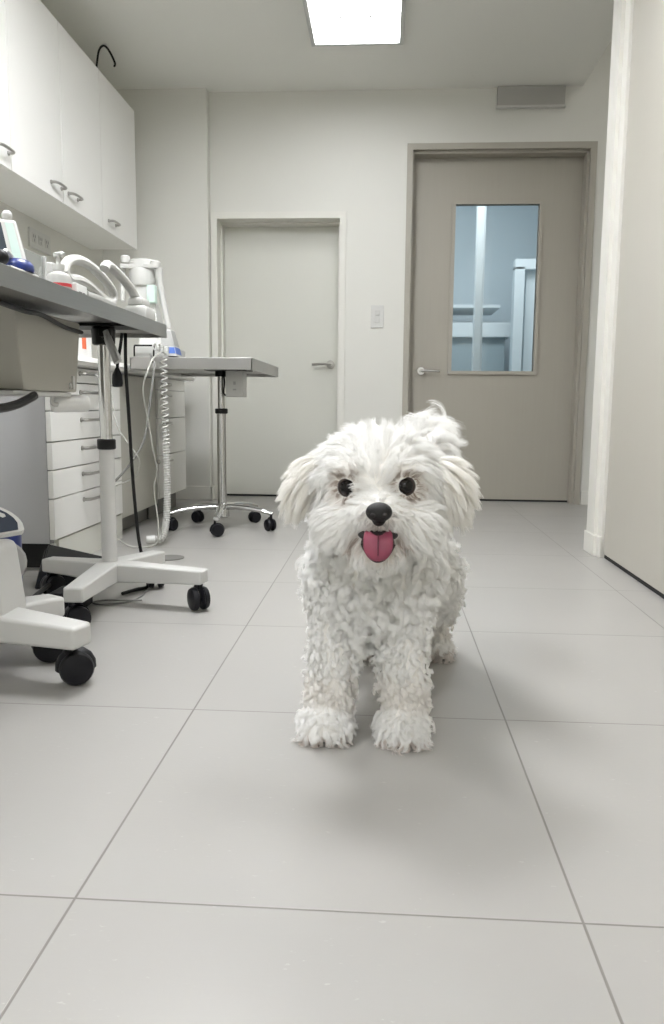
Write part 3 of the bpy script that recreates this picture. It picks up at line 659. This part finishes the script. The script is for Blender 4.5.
def fq(u, v, o):
    a, bb, c, d = Vector((-.985,3.455,ZM+.008)), Vector((-.915,3.50,ZM+.008)), Vector((-.995,3.50,ZM+.128)), Vector((-.95,3.53,ZM+.128))
    n = (bb-a).cross(c-a).normalized(); n = -n if n.y > 0 else n
    return a.lerp(bb,u).lerp(c.lerp(d,u), v)+n*o
def fs(u, v, o):
    a, bb, c, d = Vector((-.915,3.50,ZM+.008)), Vector((-.915,3.60,ZM+.004)), Vector((-.95,3.53,ZM+.128)), Vector((-.95,3.60,ZM+.128))
    n = (bb-a).cross(c-a).normalized(); n = -n if n.x < 0 else n
    return a.lerp(bb,u).lerp(c.lerp(d,u), v)+n*o
b = B(); hexa(b, [fq(u,v,o) for o in (-.002,.0015) for v in (.38,.92) for u in (.2,.97)], .0005); hexa(b, [fs(u,v,o) for o in (-.002,.0015) for v in (.4,.95) for u in (.03,.97)], .0005); obj('screen', b, 'grey', h)
b = B(); hexa(b, [fq(u,v,o) for o in (-.002,.002) for v in (.10,.32) for u in (.15,.97)], .0005); hexa(b, [fs(u,v,o) for o in (-.002,.002) for v in (.1,.34) for u in (.03,.97)], .0005); obj('label_strip', b, 'bluelab', h)
b = B(); hexa(b, [(-1.17,3.62,ZM+.165),(-1.03,3.62,ZM+.165),(-1.17,3.72,ZM+.165),(-1.03,3.72,ZM+.165),(-1.14,3.64,ZM+.33),(-1.065,3.64,ZM+.33),(-1.14,3.71,ZM+.33),(-1.065,3.71,ZM+.33)], .008)
box(b, (-1.085,3.63,ZM+.135), (-1.0,3.74,ZM+.166), .004); h = obj('tower', b, 'plastic', r)
b = B(); lathe(b, [(.010,0),(.010,.004),(0,.005)], (-1.075,3.622,ZM+.19), (0,-1,0), 12); obj('dial', b, 'black', h)
b = B(); lathe(b, [(.030,0),(.052,.008),(.060,.03),(.061,.07),(.056,.085),(.058,.09),(.058,.118),(.05,.124),(0,.126)], (-1.112,3.675,ZM+.325), (0,0,1), 28); obj('vaporiser', b, 'plastic', r)
b = B()
for sx in (-.072,): lathe(b, [(.008,0),(.018,.003),(.021,.016),(.021,.03),(.014,.036),(0,.037)], (-1.112+sx,3.655,ZM+.43), (0,0,1), 16)
lathe(b, [(.008,0),(.02,.003),(.023,.016),(.023,.03),(.014,.036),(0,.037)], (-1.045,3.64,ZM+.405), (.15,0,1), 16); obj('knob', b, 'plastic', r)
b = B(); tube(b, spline([(-1.03,3.65,ZM+.41),(-1.028,3.65,ZM+.36),(-1.015,3.65,ZM+.28),(-1.0,3.65,ZM+.2),(-.99,3.65,ZM+.14)]), [.017]*9+[.014]*24, 14); obj('flow_tube', b, 'lgrey', r)
b = B(); box(b, (-1.075,3.60,ZM+.25), (-1.035,3.64,ZM+.33), .006); obj('filter', b, 'mint', r)
b = B(); tube(b, spline([(-1.19,3.66,ZM+.43),(-1.195,3.64,ZM+.36),(-1.19,3.62,ZM+.26)]), .010, 10); box(b, (-1.20,3.62,ZM+.405), (-1.03,3.64,ZM+.425), .004); obj('bracket', b, 'lgrey', r)
b = B(); tube(b, spline([(-1.085,3.445,ZM+.05),(-1.085,3.44,ZM+.035),(-1.085,3.44,ZM+.003)]), .004, 6); tube(b, [(-1.085,3.445,ZM+.05),(-1.0,3.445,ZM+.05)], .004, 6); tube(b, [(-1.0,3.445,ZM+.05),(-1.0,3.44,ZM+.003)], .004, 6); obj('rail', b, 'black', r)

# ------------------------------------------------------------------ the dog
V = lambda *a: np.array(a, float)
PARTS = []   # name, kind, data
def E_(name, c, r, rot=None): PARTS.append((name, 'e', V(*c), V(*r), rot))
def C_(name, pts, rs): PARTS.append((name, 'c', [V(*p) for p in pts], rs, None))
def rotm(ax, deg): return np.array(Matrix.Rotation(math.radians(deg), 3, ax))
E_('torso', (-.017,1.455,.292), (.106,.12,.110)); E_('torso', (-.017,1.40,.25), (.096,.055,.070))
E_('torso', (.018,1.58,.30), (.096,.15,.103)); E_('torso', (.046,1.73,.295), (.088,.11,.098))
C_('torso', [(-.02,1.44,.35),(-.012,1.35,.42)], [.088,.082])
E_('skull', (-.010,1.318,.462), (.098,.088,.080)); E_('skull', (-.010,1.34,.49), (.088,.078,.055))
E_('skull', (-.052,1.252,.491), (.030,.020,.013)); E_('skull', (.032,1.252,.494), (.030,.020,.013))
E_('muzzle', (-.006,1.245,.424), (.050,.064,.036)); E_('muzzle', (-.052,1.268,.404), (.048,.050,.040)); E_('muzzle', (.042,1.268,.406), (.048,.050,.040))
E_('muzzle', (-.007,1.252,.362), (.042,.042,.026))
E_('ear', (-.118,1.325,.468), (.024,.036,.044), rotm('Y', 35)); E_('ear', (.102,1.325,.466), (.024,.036,.044), rotm('Y', -32))
for sx, x0, x1 in ((-1,-.078,-.092), (1,.040,.046)):
    C_('leg', [(x0,1.42,.26),(x0,1.395,.17),(x1,1.385,.05)], [.053,.042,.036])
    E_('paw', (x1-.003,1.366,.032), (.040,.048,.031))
    for k in (-1.5,-.5,.5,1.5): E_('paw', (x1-.003+k*.0175,1.325+abs(k)*.006,.018), (.0115,.017,.017))
for xc, k in ((.046+.072,1), (.046-.088,-1)):
    E_('thigh', (xc,1.72,.225), (.046,.078,.085))
    C_('leg', [(xc+.008*k,1.76,.17),(xc+.014*k,1.87,.10),(xc+.016*k,1.86,.04)], [.045,.030,.026])
    E_('paw', (xc+.016*k,1.845,.026), (.031,.044,.025))
    for q in (-1.2,0,1.2): E_('paw', (xc+.016*k+q*.015,1.811,.015), (.0105,.014,.0135))
C_('tail', [(.046,1.81,.37),(.058,1.80,.45),(.072,1.74,.510),(.090,1.67,.523),(.108,1.62,.505)], [.026,.022,.017,.013,.008])

def pd(part, P):
    """approximate signed distance of points P (n,3) to a body part"""
    _, kind, a, r, rot = part
    if kind == 'e':
        Q = P-a
        if rot is not None: Q = Q@rot
        k0 = np.linalg.norm(Q/r, axis=1)+1e-9; k1 = np.linalg.norm(Q/r**2, axis=1)+1e-9
        return k0*(k0-1)/k1
    best = np.full(len(P), 9.)
    for i in range(len(a)-1):
        d = a[i+1]-a[i]; t = np.clip(((P-a[i])@d)/(d@d), 0, 1)
        best = np.minimum(best, np.linalg.norm(P-(a[i]+t[:,None]*d), axis=1)-(r[i]+t*(r[i+1]-r[i])))
    return best
bm = B()
for part in PARTS:
    _, kind, a, r, rot = part
    if kind == 'e': ellip(bm, Vector(a), tuple(r), 28, Matrix(rot.tolist()) if rot is not None else None)
    else:
        for i in range(len(a)-1):
            for t in np.linspace(0, 1, 9): 
                q = a[i]+(a[i+1]-a[i])*t; rr = r[i]+(r[i+1]-r[i])*t; ellip(bm, Vector(q), (rr,rr,rr), 16)
me = bpy.data.meshes.new('dog'); bm.to_mesh(me); bm.free()
tmp = bpy.data.objects.new('tmp', me); COL.objects.link(tmp)
rm = tmp.modifiers.new('r', 'REMESH'); rm.mode = 'VOXEL'; rm.voxel_size = .0055
sm = tmp.modifiers.new('s', 'SMOOTH'); sm.factor = .5; sm.iterations = 7
dg = bpy.context.evaluated_depsgraph_get(); dg.update()
dme = bpy.data.meshes.new_from_object(tmp.evaluated_get(dg)); bpy.data.objects.remove(tmp)
dme.name = 'dog'; dme.materials.clear(); dme.materials.append(M['skin'])
for p_ in dme.polygons: p_.use_smooth = True
dme.calc_loop_triangles()
nv = len(dme.vertices); VC = np.empty(nv*3); dme.vertices.foreach_get('co', VC); VC = VC.reshape(-1,3)
VN = np.empty(nv*3); dme.vertices.foreach_get('normal', VN); VN = VN.reshape(-1,3)
TR = np.empty(len(dme.loop_triangles)*3, dtype=np.int32); dme.loop_triangles.foreach_get('vertices', TR); TR = TR.reshape(-1,3)
DW = Vector((-.01, 1.55, 0))
dme.transform(Matrix.Translation(-DW))
dog = bpy.data.objects.new('dog', dme); COL.objects.link(dog); dog.location = DW; dog['_w'] = tuple(DW)
tag(dog, 'small fluffy white dog standing on the tiles facing the camera with tongue out', 'dog')

EYES = (V(-.0545,1.247,.462), V(.0345,1.247,.465)); NOSE = V(-.005,1.180,.432); MOUTH = V(-.006,1.195,.392)
for e in EYES:
    b = B(); ellip(b, Vector(e), (.0148,.0142,.0145), 24); ey = obj('eye', b, 'eye', dog)
    b = B(); lathe(b, [(.0138,-.001),(.0152,.0),(.0165,.004),(.0175,.010)], (e[0],e[1]-.0052,e[2]), (0,1,0), 28); obj('eyelid', b, 'eyelid', ey)
b = B(); ellip(b, Vector(NOSE), (.0200,.0150,.0150), 28); ellip(b, (NOSE[0],NOSE[1]+.004,NOSE[2]-.010), (.011,.012,.012), 20)
n_ = obj('nose', b, 'nose', dog)
b = B()
for sx in (-1,1): ellip(b, (NOSE[0]+sx*.0085,NOSE[1]-.0125,NOSE[2]-.003), (.0042,.003,.0036), 12)
obj('nostril', b, 'mouth', n_)
b = B(); ellip(b, (MOUTH[0],MOUTH[1]+.012,MOUTH[2]+.001), (.031,.024,.010), 24); ellip(b, (MOUTH[0],MOUTH[1]+.006,MOUTH[2]-.012), (.026,.020,.020), 24); obj('mouth', b, 'mouth', dog)
# tongue: a curved tapering slab with a centre groove
b = B(); rows = []
prof = [(0,0,.016),(-.010,.002,.019),(-.020,.0,.0215),(-.0265,-.006,.0225),(-.0300,-.014,.0228),(-.0318,-.023,.0222),(-.0322,-.031,.0195),(-.0315,-.037,.0145),(-.0300,-.0405,.007)]
for (dy, dz, w_) in prof:
    row = []
    for k in range(11):
        t = -1+2*k/10
        row.append((MOUTH[0]+.0005+t*w_, MOUTH[1]+.012+dy+.004*(t*t)-.0012*(1-min(1,abs(t)*3)) * -1, MOUTH[2]+.004+dz*.95+.003*abs(t)**2))
    rows.append(row)
T_ = [[b.verts.new(p) for p in rw] for rw in rows]
for i in range(len(T_)-1):
    for k in range(10): b.faces.new((T_[i][k],T_[i][k+1],T_[i+1][k+1],T_[i+1][k]))
to = obj('tongue', b, 'tongue', dog)
so = to.modifiers.new('thick', 'SOLIDIFY'); so.thickness = .005; so.offset = 0
sb = to.modifiers.new('sub', 'SUBSURF'); sb.levels = 1; sb.render_levels = 2
b = B(); tube(b, spline([(MOUTH[0]+.0005+s*.0245, MOUTH[1]-.0175+.004*abs(s), MOUTH[2]-.0345+.026*abs(s)**2.2) for s in np.linspace(-1,1,9)], 3), .0024, 6); obj('lower_lip', b, 'mouth', dog)
b = B(); tube(b, spline([(MOUTH[0]+.0005, MOUTH[1]+.012+q[0]-.0022, MOUTH[2]+.0045+q[1]*.95) for q in prof[2:7]], 4), .0011, 6); obj('groove', b, 'tonguedark', to)
for x1, y_, ks in ((-.095,1.328,(-1.5,-.5,.5,1.5)), (.043,1.328,(-1.5,-.5,.5,1.5))):
    for k in ks:
        b = B(); q = V(x1+k*.0165, y_+abs(k)*.006-.006, .008)
        tube(b, spline([q, q+V(0,-.010,-.001), q+V(0,-.016,-.006)], 3), [.0032,.0031,.0029,.0026,.0022,.0016,.001], 8); obj('claw', b, 'claw', dog)

# ---- fur
names = [p[0] for p in PARTS]
def classify(P):
    D = np.stack([pd(p, P) for p in PARTS], 1); i = D.argmin(1); return i
def nrm(a): return a/(np.linalg.norm(a, axis=1, keepdims=True)+1e-9)
A3 = VC[TR]; area = .5*np.linalg.norm(np.cross(A3[:,1]-A3[:,0], A3[:,2]-A3[:,0]), axis=1)
cen = A3.mean(1); cidx = classify(cen); NAMEARR = np.array(names)
dens = {'torso':240000,'skull':300000,'muzzle':420000,'ear':420000,'leg':330000,'thigh':240000,'paw':420000,'tail':260000}
w = area*np.array([dens[n] for n in NAMEARR[cidx]])
hidden = (cen[:,1] > 1.5) & (NAMEARR[cidx] == 'torso') & (cen[:,0] < .08)      # flank behind the chest: a little thinner
w = np.where(hidden, w*.7, w)
N = int(w.sum()); pick = RNG.choice(len(w), N, p=w/w.sum())
u_, v_ = RNG.random(N), RNG.random(N); fl = u_+v_ > 1; u_[fl] = 1-u_[fl]; v_[fl] = 1-v_[fl]
RT = A3[pick,0]+(A3[pick,1]-A3[pick,0])*u_[:,None]+(A3[pick,2]-A3[pick,0])*v_[:,None]
RN = nrm(VN[TR[pick,0]]*(1-u_-v_)[:,None]+VN[TR[pick,1]]*u_[:,None]+VN[TR[pick,2]]*v_[:,None])
RP = NAMEARR[classify(RT)]
de = np.minimum(*[np.linalg.norm(RT-e, axis=1) for e in EYES])
dnz = np.linalg.norm(RT-NOSE, axis=1); 
inm = (np.abs(RT[:,0]-MOUTH[0]) < .030) & (RT[:,2] < MOUTH[2]+.006) & (RT[:,2] > MOUTH[2]-.032+.024*(np.abs(RT[:,0]-MOUTH[0])/.03)**2) & (RT[:,1] < 1.235)
sole = (RT[:,2] < .008)
keep = (de > .0152) & (dnz > .0205) & ~inm & ~sole
RT, RN, RP, de, dnz = RT[keep], RN[keep], RP[keep], de[keep], dnz[keep]; N = len(RT)
x, y, z = RT.T
F = np.zeros((N,3)); LEN = np.full(N,.03); LIFT = np.full(N,.4); AMP = np.full(N,.003); TURN = np.full(N,1.0); GRAV = np.full(N,.25); CL = np.full(N,.75)
def setp(mask, F_, len_, lift, amp, turn, grav, cl):
    F[mask] = F_[mask]; LEN[mask] = len_[mask] if hasattr(len_,'__len__') else len_; LIFT[mask] = lift; AMP[mask] = amp; TURN[mask] = turn; GRAV[mask] = grav; CL[mask] = cl
one = np.ones(N)
sx_t = x-(-.022+.18*np.clip(y-1.4,0,1))       # side of the spine
Ft = np.stack([sx_t*2.5, .35*one, -1.0*one], 1)
setp(RP=='torso', Ft, .044, .30, .0095, 1.3, .30, .84)
chest = (RP=='torso') & (y < 1.47)
Fc = np.stack([np.where(np.abs(x+.02) < .05, -(x+.02)*2.0, (x+.02)*3.0), -.15*one, -1.0*one], 1)
setp(chest, Fc, .058, .28, .0120, 1.35, .35, .84)
setp(RP=='thigh', np.stack([.2*np.sign(x-.062), .5*one, -1.0*one], 1), .036, .36, .007, 1.25, .3, .88)
setp(RP=='leg', np.stack([0*one, -.15*one, -1.0*one], 1), .028, .34, .0060, 1.2, .25, .88)
setp(RP=='paw', np.stack([(x-np.where(np.abs(x+.095) < .06, -.095, np.where(np.abs(x-.043) < .055, .043, x)))*14, -.9*one, -.75*one], 1), .027, .40, .0045, 1.0, .50, .84)
hc_ = V(-.009,1.225,.462)
Fs = np.stack([(x-hc_[0])*9, (y-hc_[1])*3, (z-hc_[2])*7-.75*np.clip((np.abs(x-hc_[0])-.035)/.05,0,1)], 1)
lens = .024+.026*np.clip((de-.02)/.05,0,1)
setp(RP=='skull', Fs, lens, .34, .0024, .7, .40, .85)
frontal = (RP=='skull') & (y < 1.29) & (np.abs(x+.009) < .075)
GRAV[frontal] = .12; LEN[frontal] *= .85
Fm = np.stack([(x-NOSE[0])*9+np.sign(x-NOSE[0])*.15, (y-NOSE[1])*3, (z-NOSE[2])*6-.35], 1)
up_ = z > NOSE[2]+.004
Fm[up_,2] = (z[up_]-NOSE[2])*4+.10
lenm = np.clip(.008+.30*(dnz-.02), .008, .030)
setp(RP=='muzzle', Fm, lenm, .36, .0014, .6, .30, .82)
chin = (RP=='muzzle') & (z < .375)
setp(chin, np.stack([(x+.007)*4, -.15*one, -1.0*one], 1), np.clip(.010+.2*np.abs(dnz-.05),.012,.022), .38, .0014, .7, .3, .75)
sgn = np.where(x < -.01, -1., 1.)
setp(RP=='ear', np.stack([sgn*.70, -.10*one, -1.0*one], 1), .046, .40, .0022, .6, .50, .88)
eartop = (RP=='ear') & (z > .47)
setp(eartop, np.stack([sgn*.85, -.15*one, -.60*one], 1), .052, .32, .002, .6, .60, .88)
setp(RP=='tail', np.stack([.75*one, -.45*one, .10*one], 1), .066, .55, .010, .8, .60, .96)
# shorter and swept away round the eyes
near = np.clip(1-(de-.0152)/.020, 0, 1)*(RP != 'ear')
ec = np.where((np.linalg.norm(RT-EYES[0],axis=1) < np.linalg.norm(RT-EYES[1],axis=1))[:,None], EYES[0], EYES[1])
away = nrm(RT-ec)
curly = np.isin(RP,('torso','leg','thigh'))[:,None]
sw = np.stack([np.sin(x*61+z*47+1.3)+np.sin(z*83-y*39), np.sin(y*57+z*71)+np.sin(x*90+2.), np.sin(x*77-z*52+.7)+np.sin(y*66+x*41)],1)
F = nrm(F)+curly*sw*.38
F = nrm(F-RN*np.sum(F*RN,1,keepdims=True)); away = nrm(away-RN*np.sum(away*RN,1,keepdims=True))
F = nrm(F*(1-near[:,None]*.75)+away*near[:,None]*1.2)
LEN = LEN*(1-.68*near); LIFT = LIFT*(1-.45*near); GRAV = GRAV*(1-.8*near)
LEN = LEN*(.75+.5*RNG.random(N))
# locks: every strand follows the guide nearest its root
lockn = {'torso':95,'skull':36,'muzzle':26,'ear':50,'leg':60,'thigh':65,'paw':34,'tail':55}
pg = 1/np.array([lockn[n] for n in RP]); gi = np.nonzero(RNG.random(N) < pg)[0]
kd = kdtree.KDTree(len(gi))
for k, i in enumerate(gi): kd.insert(RT[i], k)
kd.balance()
G = np.array([gi[kd.find(q)[1]] for q in RT])
PH = RNG.random(N)*2*PI; GJ = nrm(RNG.normal(size=(N,3))); GL = .8+.45*RNG.random(N); HAND = np.where(RNG.random(N) < .5, -1, 1)
K = 11; T = np.linspace(0,1,K)
gd = nrm(RN*LIFT[:,None]+F*(1-LIFT)[:,None]+GJ*.14)
own = np.where(curly, .12, .35)
d0 = nrm(gd[G]*.85+nrm(RN*LIFT[:,None]+F*(1-LIFT)[:,None])*own+nrm(RNG.normal(size=(N,3)))*np.where(curly,.035,.07))
Ls = .5*LEN+.5*LEN[G]*GL[G]
dirs = np.stack([nrm(d0+np.array([0,0,-1.])*(GRAV[:,None]*1.6*t)) for t in T], 1)
pos = np.zeros((N,K,3)); 
for k in range(1,K): pos[:,k] = pos[:,k-1]+.5*(dirs[:,k]+dirs[:,k-1])*(Ls/(K-1))[:,None]
ua = nrm(np.cross(d0, np.array([.31,.52,.79])[None])); ub = np.cross(d0, ua)
ph = PH[G][:,None]+HAND[G][:,None]*TURN[:,None]*2*PI*T[None]*(.8+.4*GL[G])[:,None]+RNG.normal(size=(N,1))*np.where(curly,.10,.25)
am = AMP[:,None]*(T[None]**.8)*np.where(curly[:,0],.85+.3*RNG.random(N),.7+.6*RNG.random(N))[:,None]
pos += am[...,None]*(np.cos(ph)[...,None]*ua[:,None]+np.sin(ph)[...,None]*ub[:,None])
pos -= (am[:,:1,None]*0)
cl = CL[:,None]*T[None]**np.where(curly,.38,.7)*(np.where(curly[:,0],.88,.78)+np.where(curly[:,0],.12,.22)*RNG.random(N))[:,None]
P3 = RT[:,None]+pos+(RT[G]-RT)[:,None]*cl[...,None]
P3[...,2] = np.maximum(P3[...,2], .0015)
# colour: white, creamier ears, tear stain, dark skin and painted-in shading round the eyes, greyer feet and nose bridge
tint = np.tile(V(.942,.94,.934), (N,1))
def tone(mask_w, c):
    global tint
    tint = tint*(1-mask_w[:,None])+V(*c)*mask_w[:,None]
tone((RP=='ear')*.22, (.90,.86,.78))
tone(np.clip(1-(de-.0152)/.010,0,1)*.95, (.20,.14,.11))
tone(np.clip(1-(de-.0152)/.020,0,1)*.45, (.55,.45,.37))
tone(np.clip(1-(dnz-.0215)/.011,0,1)*.60*(z < NOSE[2]), (.34,.30,.28))
md = np.sqrt(((x-MOUTH[0])/1.5)**2+(z-MOUTH[2]+.010)**2)
tone(np.clip(1-(md-.020)/.012,0,1)*(RP=='muzzle')*(y < 1.245)*.4, (.62,.52,.45))
tone(((RP=='paw') & (z < .020) & (y < 1.345))*.55, (.62,.52,.46))
tone(((RP=='paw') & (y > 1.5) & (z < .03))*.5, (.56,.48,.43))
tone(((RP=='leg') & (z < .12))*.2, (.88,.83,.78))
ex_, ez_ = np.abs(x-MOUTH[0]), z-MOUTH[2]
arc_d = np.abs(np.sqrt(((ex_-.030)/1.0)**2+((ez_+.034)/1.6)**2)-.0165)
tone(np.clip(1-arc_d/.0035,0,1)*(RP=='muzzle')*(ex_ > .026)*(ez_ < -.006)*(ez_ > -.040)*(y < 1.26)*.75, (.30,.20,.15))
tint *= (1+RNG.normal(size=(N,1))*.02); tint = np.clip(tint,0,.987)
rad0 = np.where(np.isin(RP,('ear','tail')), .00030, .00026); rad0 = np.where(RP=='muzzle', .00022, rad0)
R_ = rad0[:,None]*(1-.75*T[None]**2)
# loose curling wisps at the tip of the tail
WP, WT = [], []
for k in range(26):
    a0 = math.radians(RNG.uniform(15,105)) if k else math.radians(82); L0_ = RNG.uniform(.05,.085); bend = RNG.uniform(1.4,3.6)*(1 if RNG.random() < .85 else -1)
    root = V(RNG.uniform(.060,.115), RNG.uniform(1.62,1.72), RNG.uniform(.512,.548)); yy = RNG.uniform(-.5,.3)
    if k == 0: root = V(.075,1.68,.548); L0_ = .055; bend = 1.1
    for m_ in range(16):
        q = root+RNG.normal(size=3)*.0022; pts_ = [q]
        jit = RNG.normal()*.05; LL = L0_*RNG.uniform(.85,1.05)
        for t in T[1:]:
            a = a0+jit-bend*t**1.2
            q = q+V(math.cos(a), yy*.5, math.sin(a))*LL/(K-1); pts_.append(q)
        WP.append(pts_); WT.append((.965,.961,.952))
P3 = np.concatenate([P3, np.array(WP)]); tint = np.concatenate([tint, np.array(WT)]); R_ = np.concatenate([R_, .00034*(1-.6*np.tile(T[None]**2, (len(WP),1)))]); N = len(P3)
hc = bpy.data.hair_curves.new('fur'); hc.add_curves([K]*N)
P3 = P3-np.array(DW)[None,None]
hc.attributes['position'].data.foreach_set('vector', P3.reshape(-1).astype(np.float32))
ra = hc.attributes.get('radius') or hc.attributes.new('radius', 'FLOAT', 'POINT'); ra.data.foreach_set('value', R_.reshape(-1).astype(np.float32))
ta = hc.attributes.new('tint', 'FLOAT_COLOR', 'CURVE'); ta.data.foreach_set('color', np.concatenate([tint, np.ones((N,1))],1).reshape(-1).astype(np.float32))
hc.materials.append(M['hair'])
fur = bpy.data.objects.new('fur', hc); COL.objects.link(fur); fur.parent = dog
fur['label'] = 'thick white curly coat'
print('strands', N, 'guides', len(gi))

# ------------------------------------------------------------------ lights, world, camera
def area(name, loc, sx, sy, power, col=(1,.98,.95), rot=(0,0,0)):
    l = bpy.data.lights.new(name, 'AREA'); l.shape = 'RECTANGLE'; l.size = sx; l.size_y = sy; l.energy = power; l.color = col
    o = bpy.data.objects.new(name, l); COL.objects.link(o); o.location = loc; o.rotation_euler = rot; return o
area('corridor_lamp', (.5, 5.75, 2.72), 1.4, .6, 62, (.95,.985,1))
area('passage_lamp', (1.75, 4.1, 2.83), .5, .9, 5)
wd = bpy.data.worlds.new('world'); SC.world = wd; wd.use_nodes = True
wd.node_tree.nodes['Background'].inputs[0].default_value = (.5,.5,.5,1); wd.node_tree.nodes['Background'].inputs[1].default_value = .2

f, pit, yaw, rol, hgt = 793.918, .132883, .0638543, .00917892, .589056
cy, sy, cp, sp = math.cos(yaw), math.sin(yaw), math.cos(pit), math.sin(pit)
fw = Vector((-sy*cp, cy*cp, -sp)); rt = Vector((cy, sy, 0)); up = rt.cross(fw)
cr, sr = math.cos(rol), math.sin(rol); rt, up = rt*cr+up*sr, up*cr-rt*sr
cam = bpy.data.cameras.new('camera'); co = bpy.data.objects.new('camera', cam); COL.objects.link(co)
mw = Matrix.Identity(4)
for i in range(3): mw[i][0], mw[i][1], mw[i][2] = rt[i], up[i], -fw[i]
mw.translation = Vector((0,0,hgt)); co.matrix_world = mw
cam.sensor_fit = 'HORIZONTAL'; cam.sensor_width = 36; cam.lens = 36*f/664; cam.clip_start = .02
SC.camera = co
SC.view_settings.view_transform = 'Standard'; SC.view_settings.look = 'None'; SC.view_settings.gamma = 1; SC.view_settings.use_curve_mapping = False
SC.view_settings.exposure = -0.45
SC.cycles.caustics_reflective = False; SC.cycles.caustics_refractive = False; SC.cycles.sample_clamp_indirect = 6
SC.cycles.max_bounces = 24; SC.cycles.diffuse_bounces = 14; SC.cycles.glossy_bounces = 16; SC.cycles.transmission_bounces = 24
for o in bpy.data.objects:
    if '_w' in o: del o['_w']
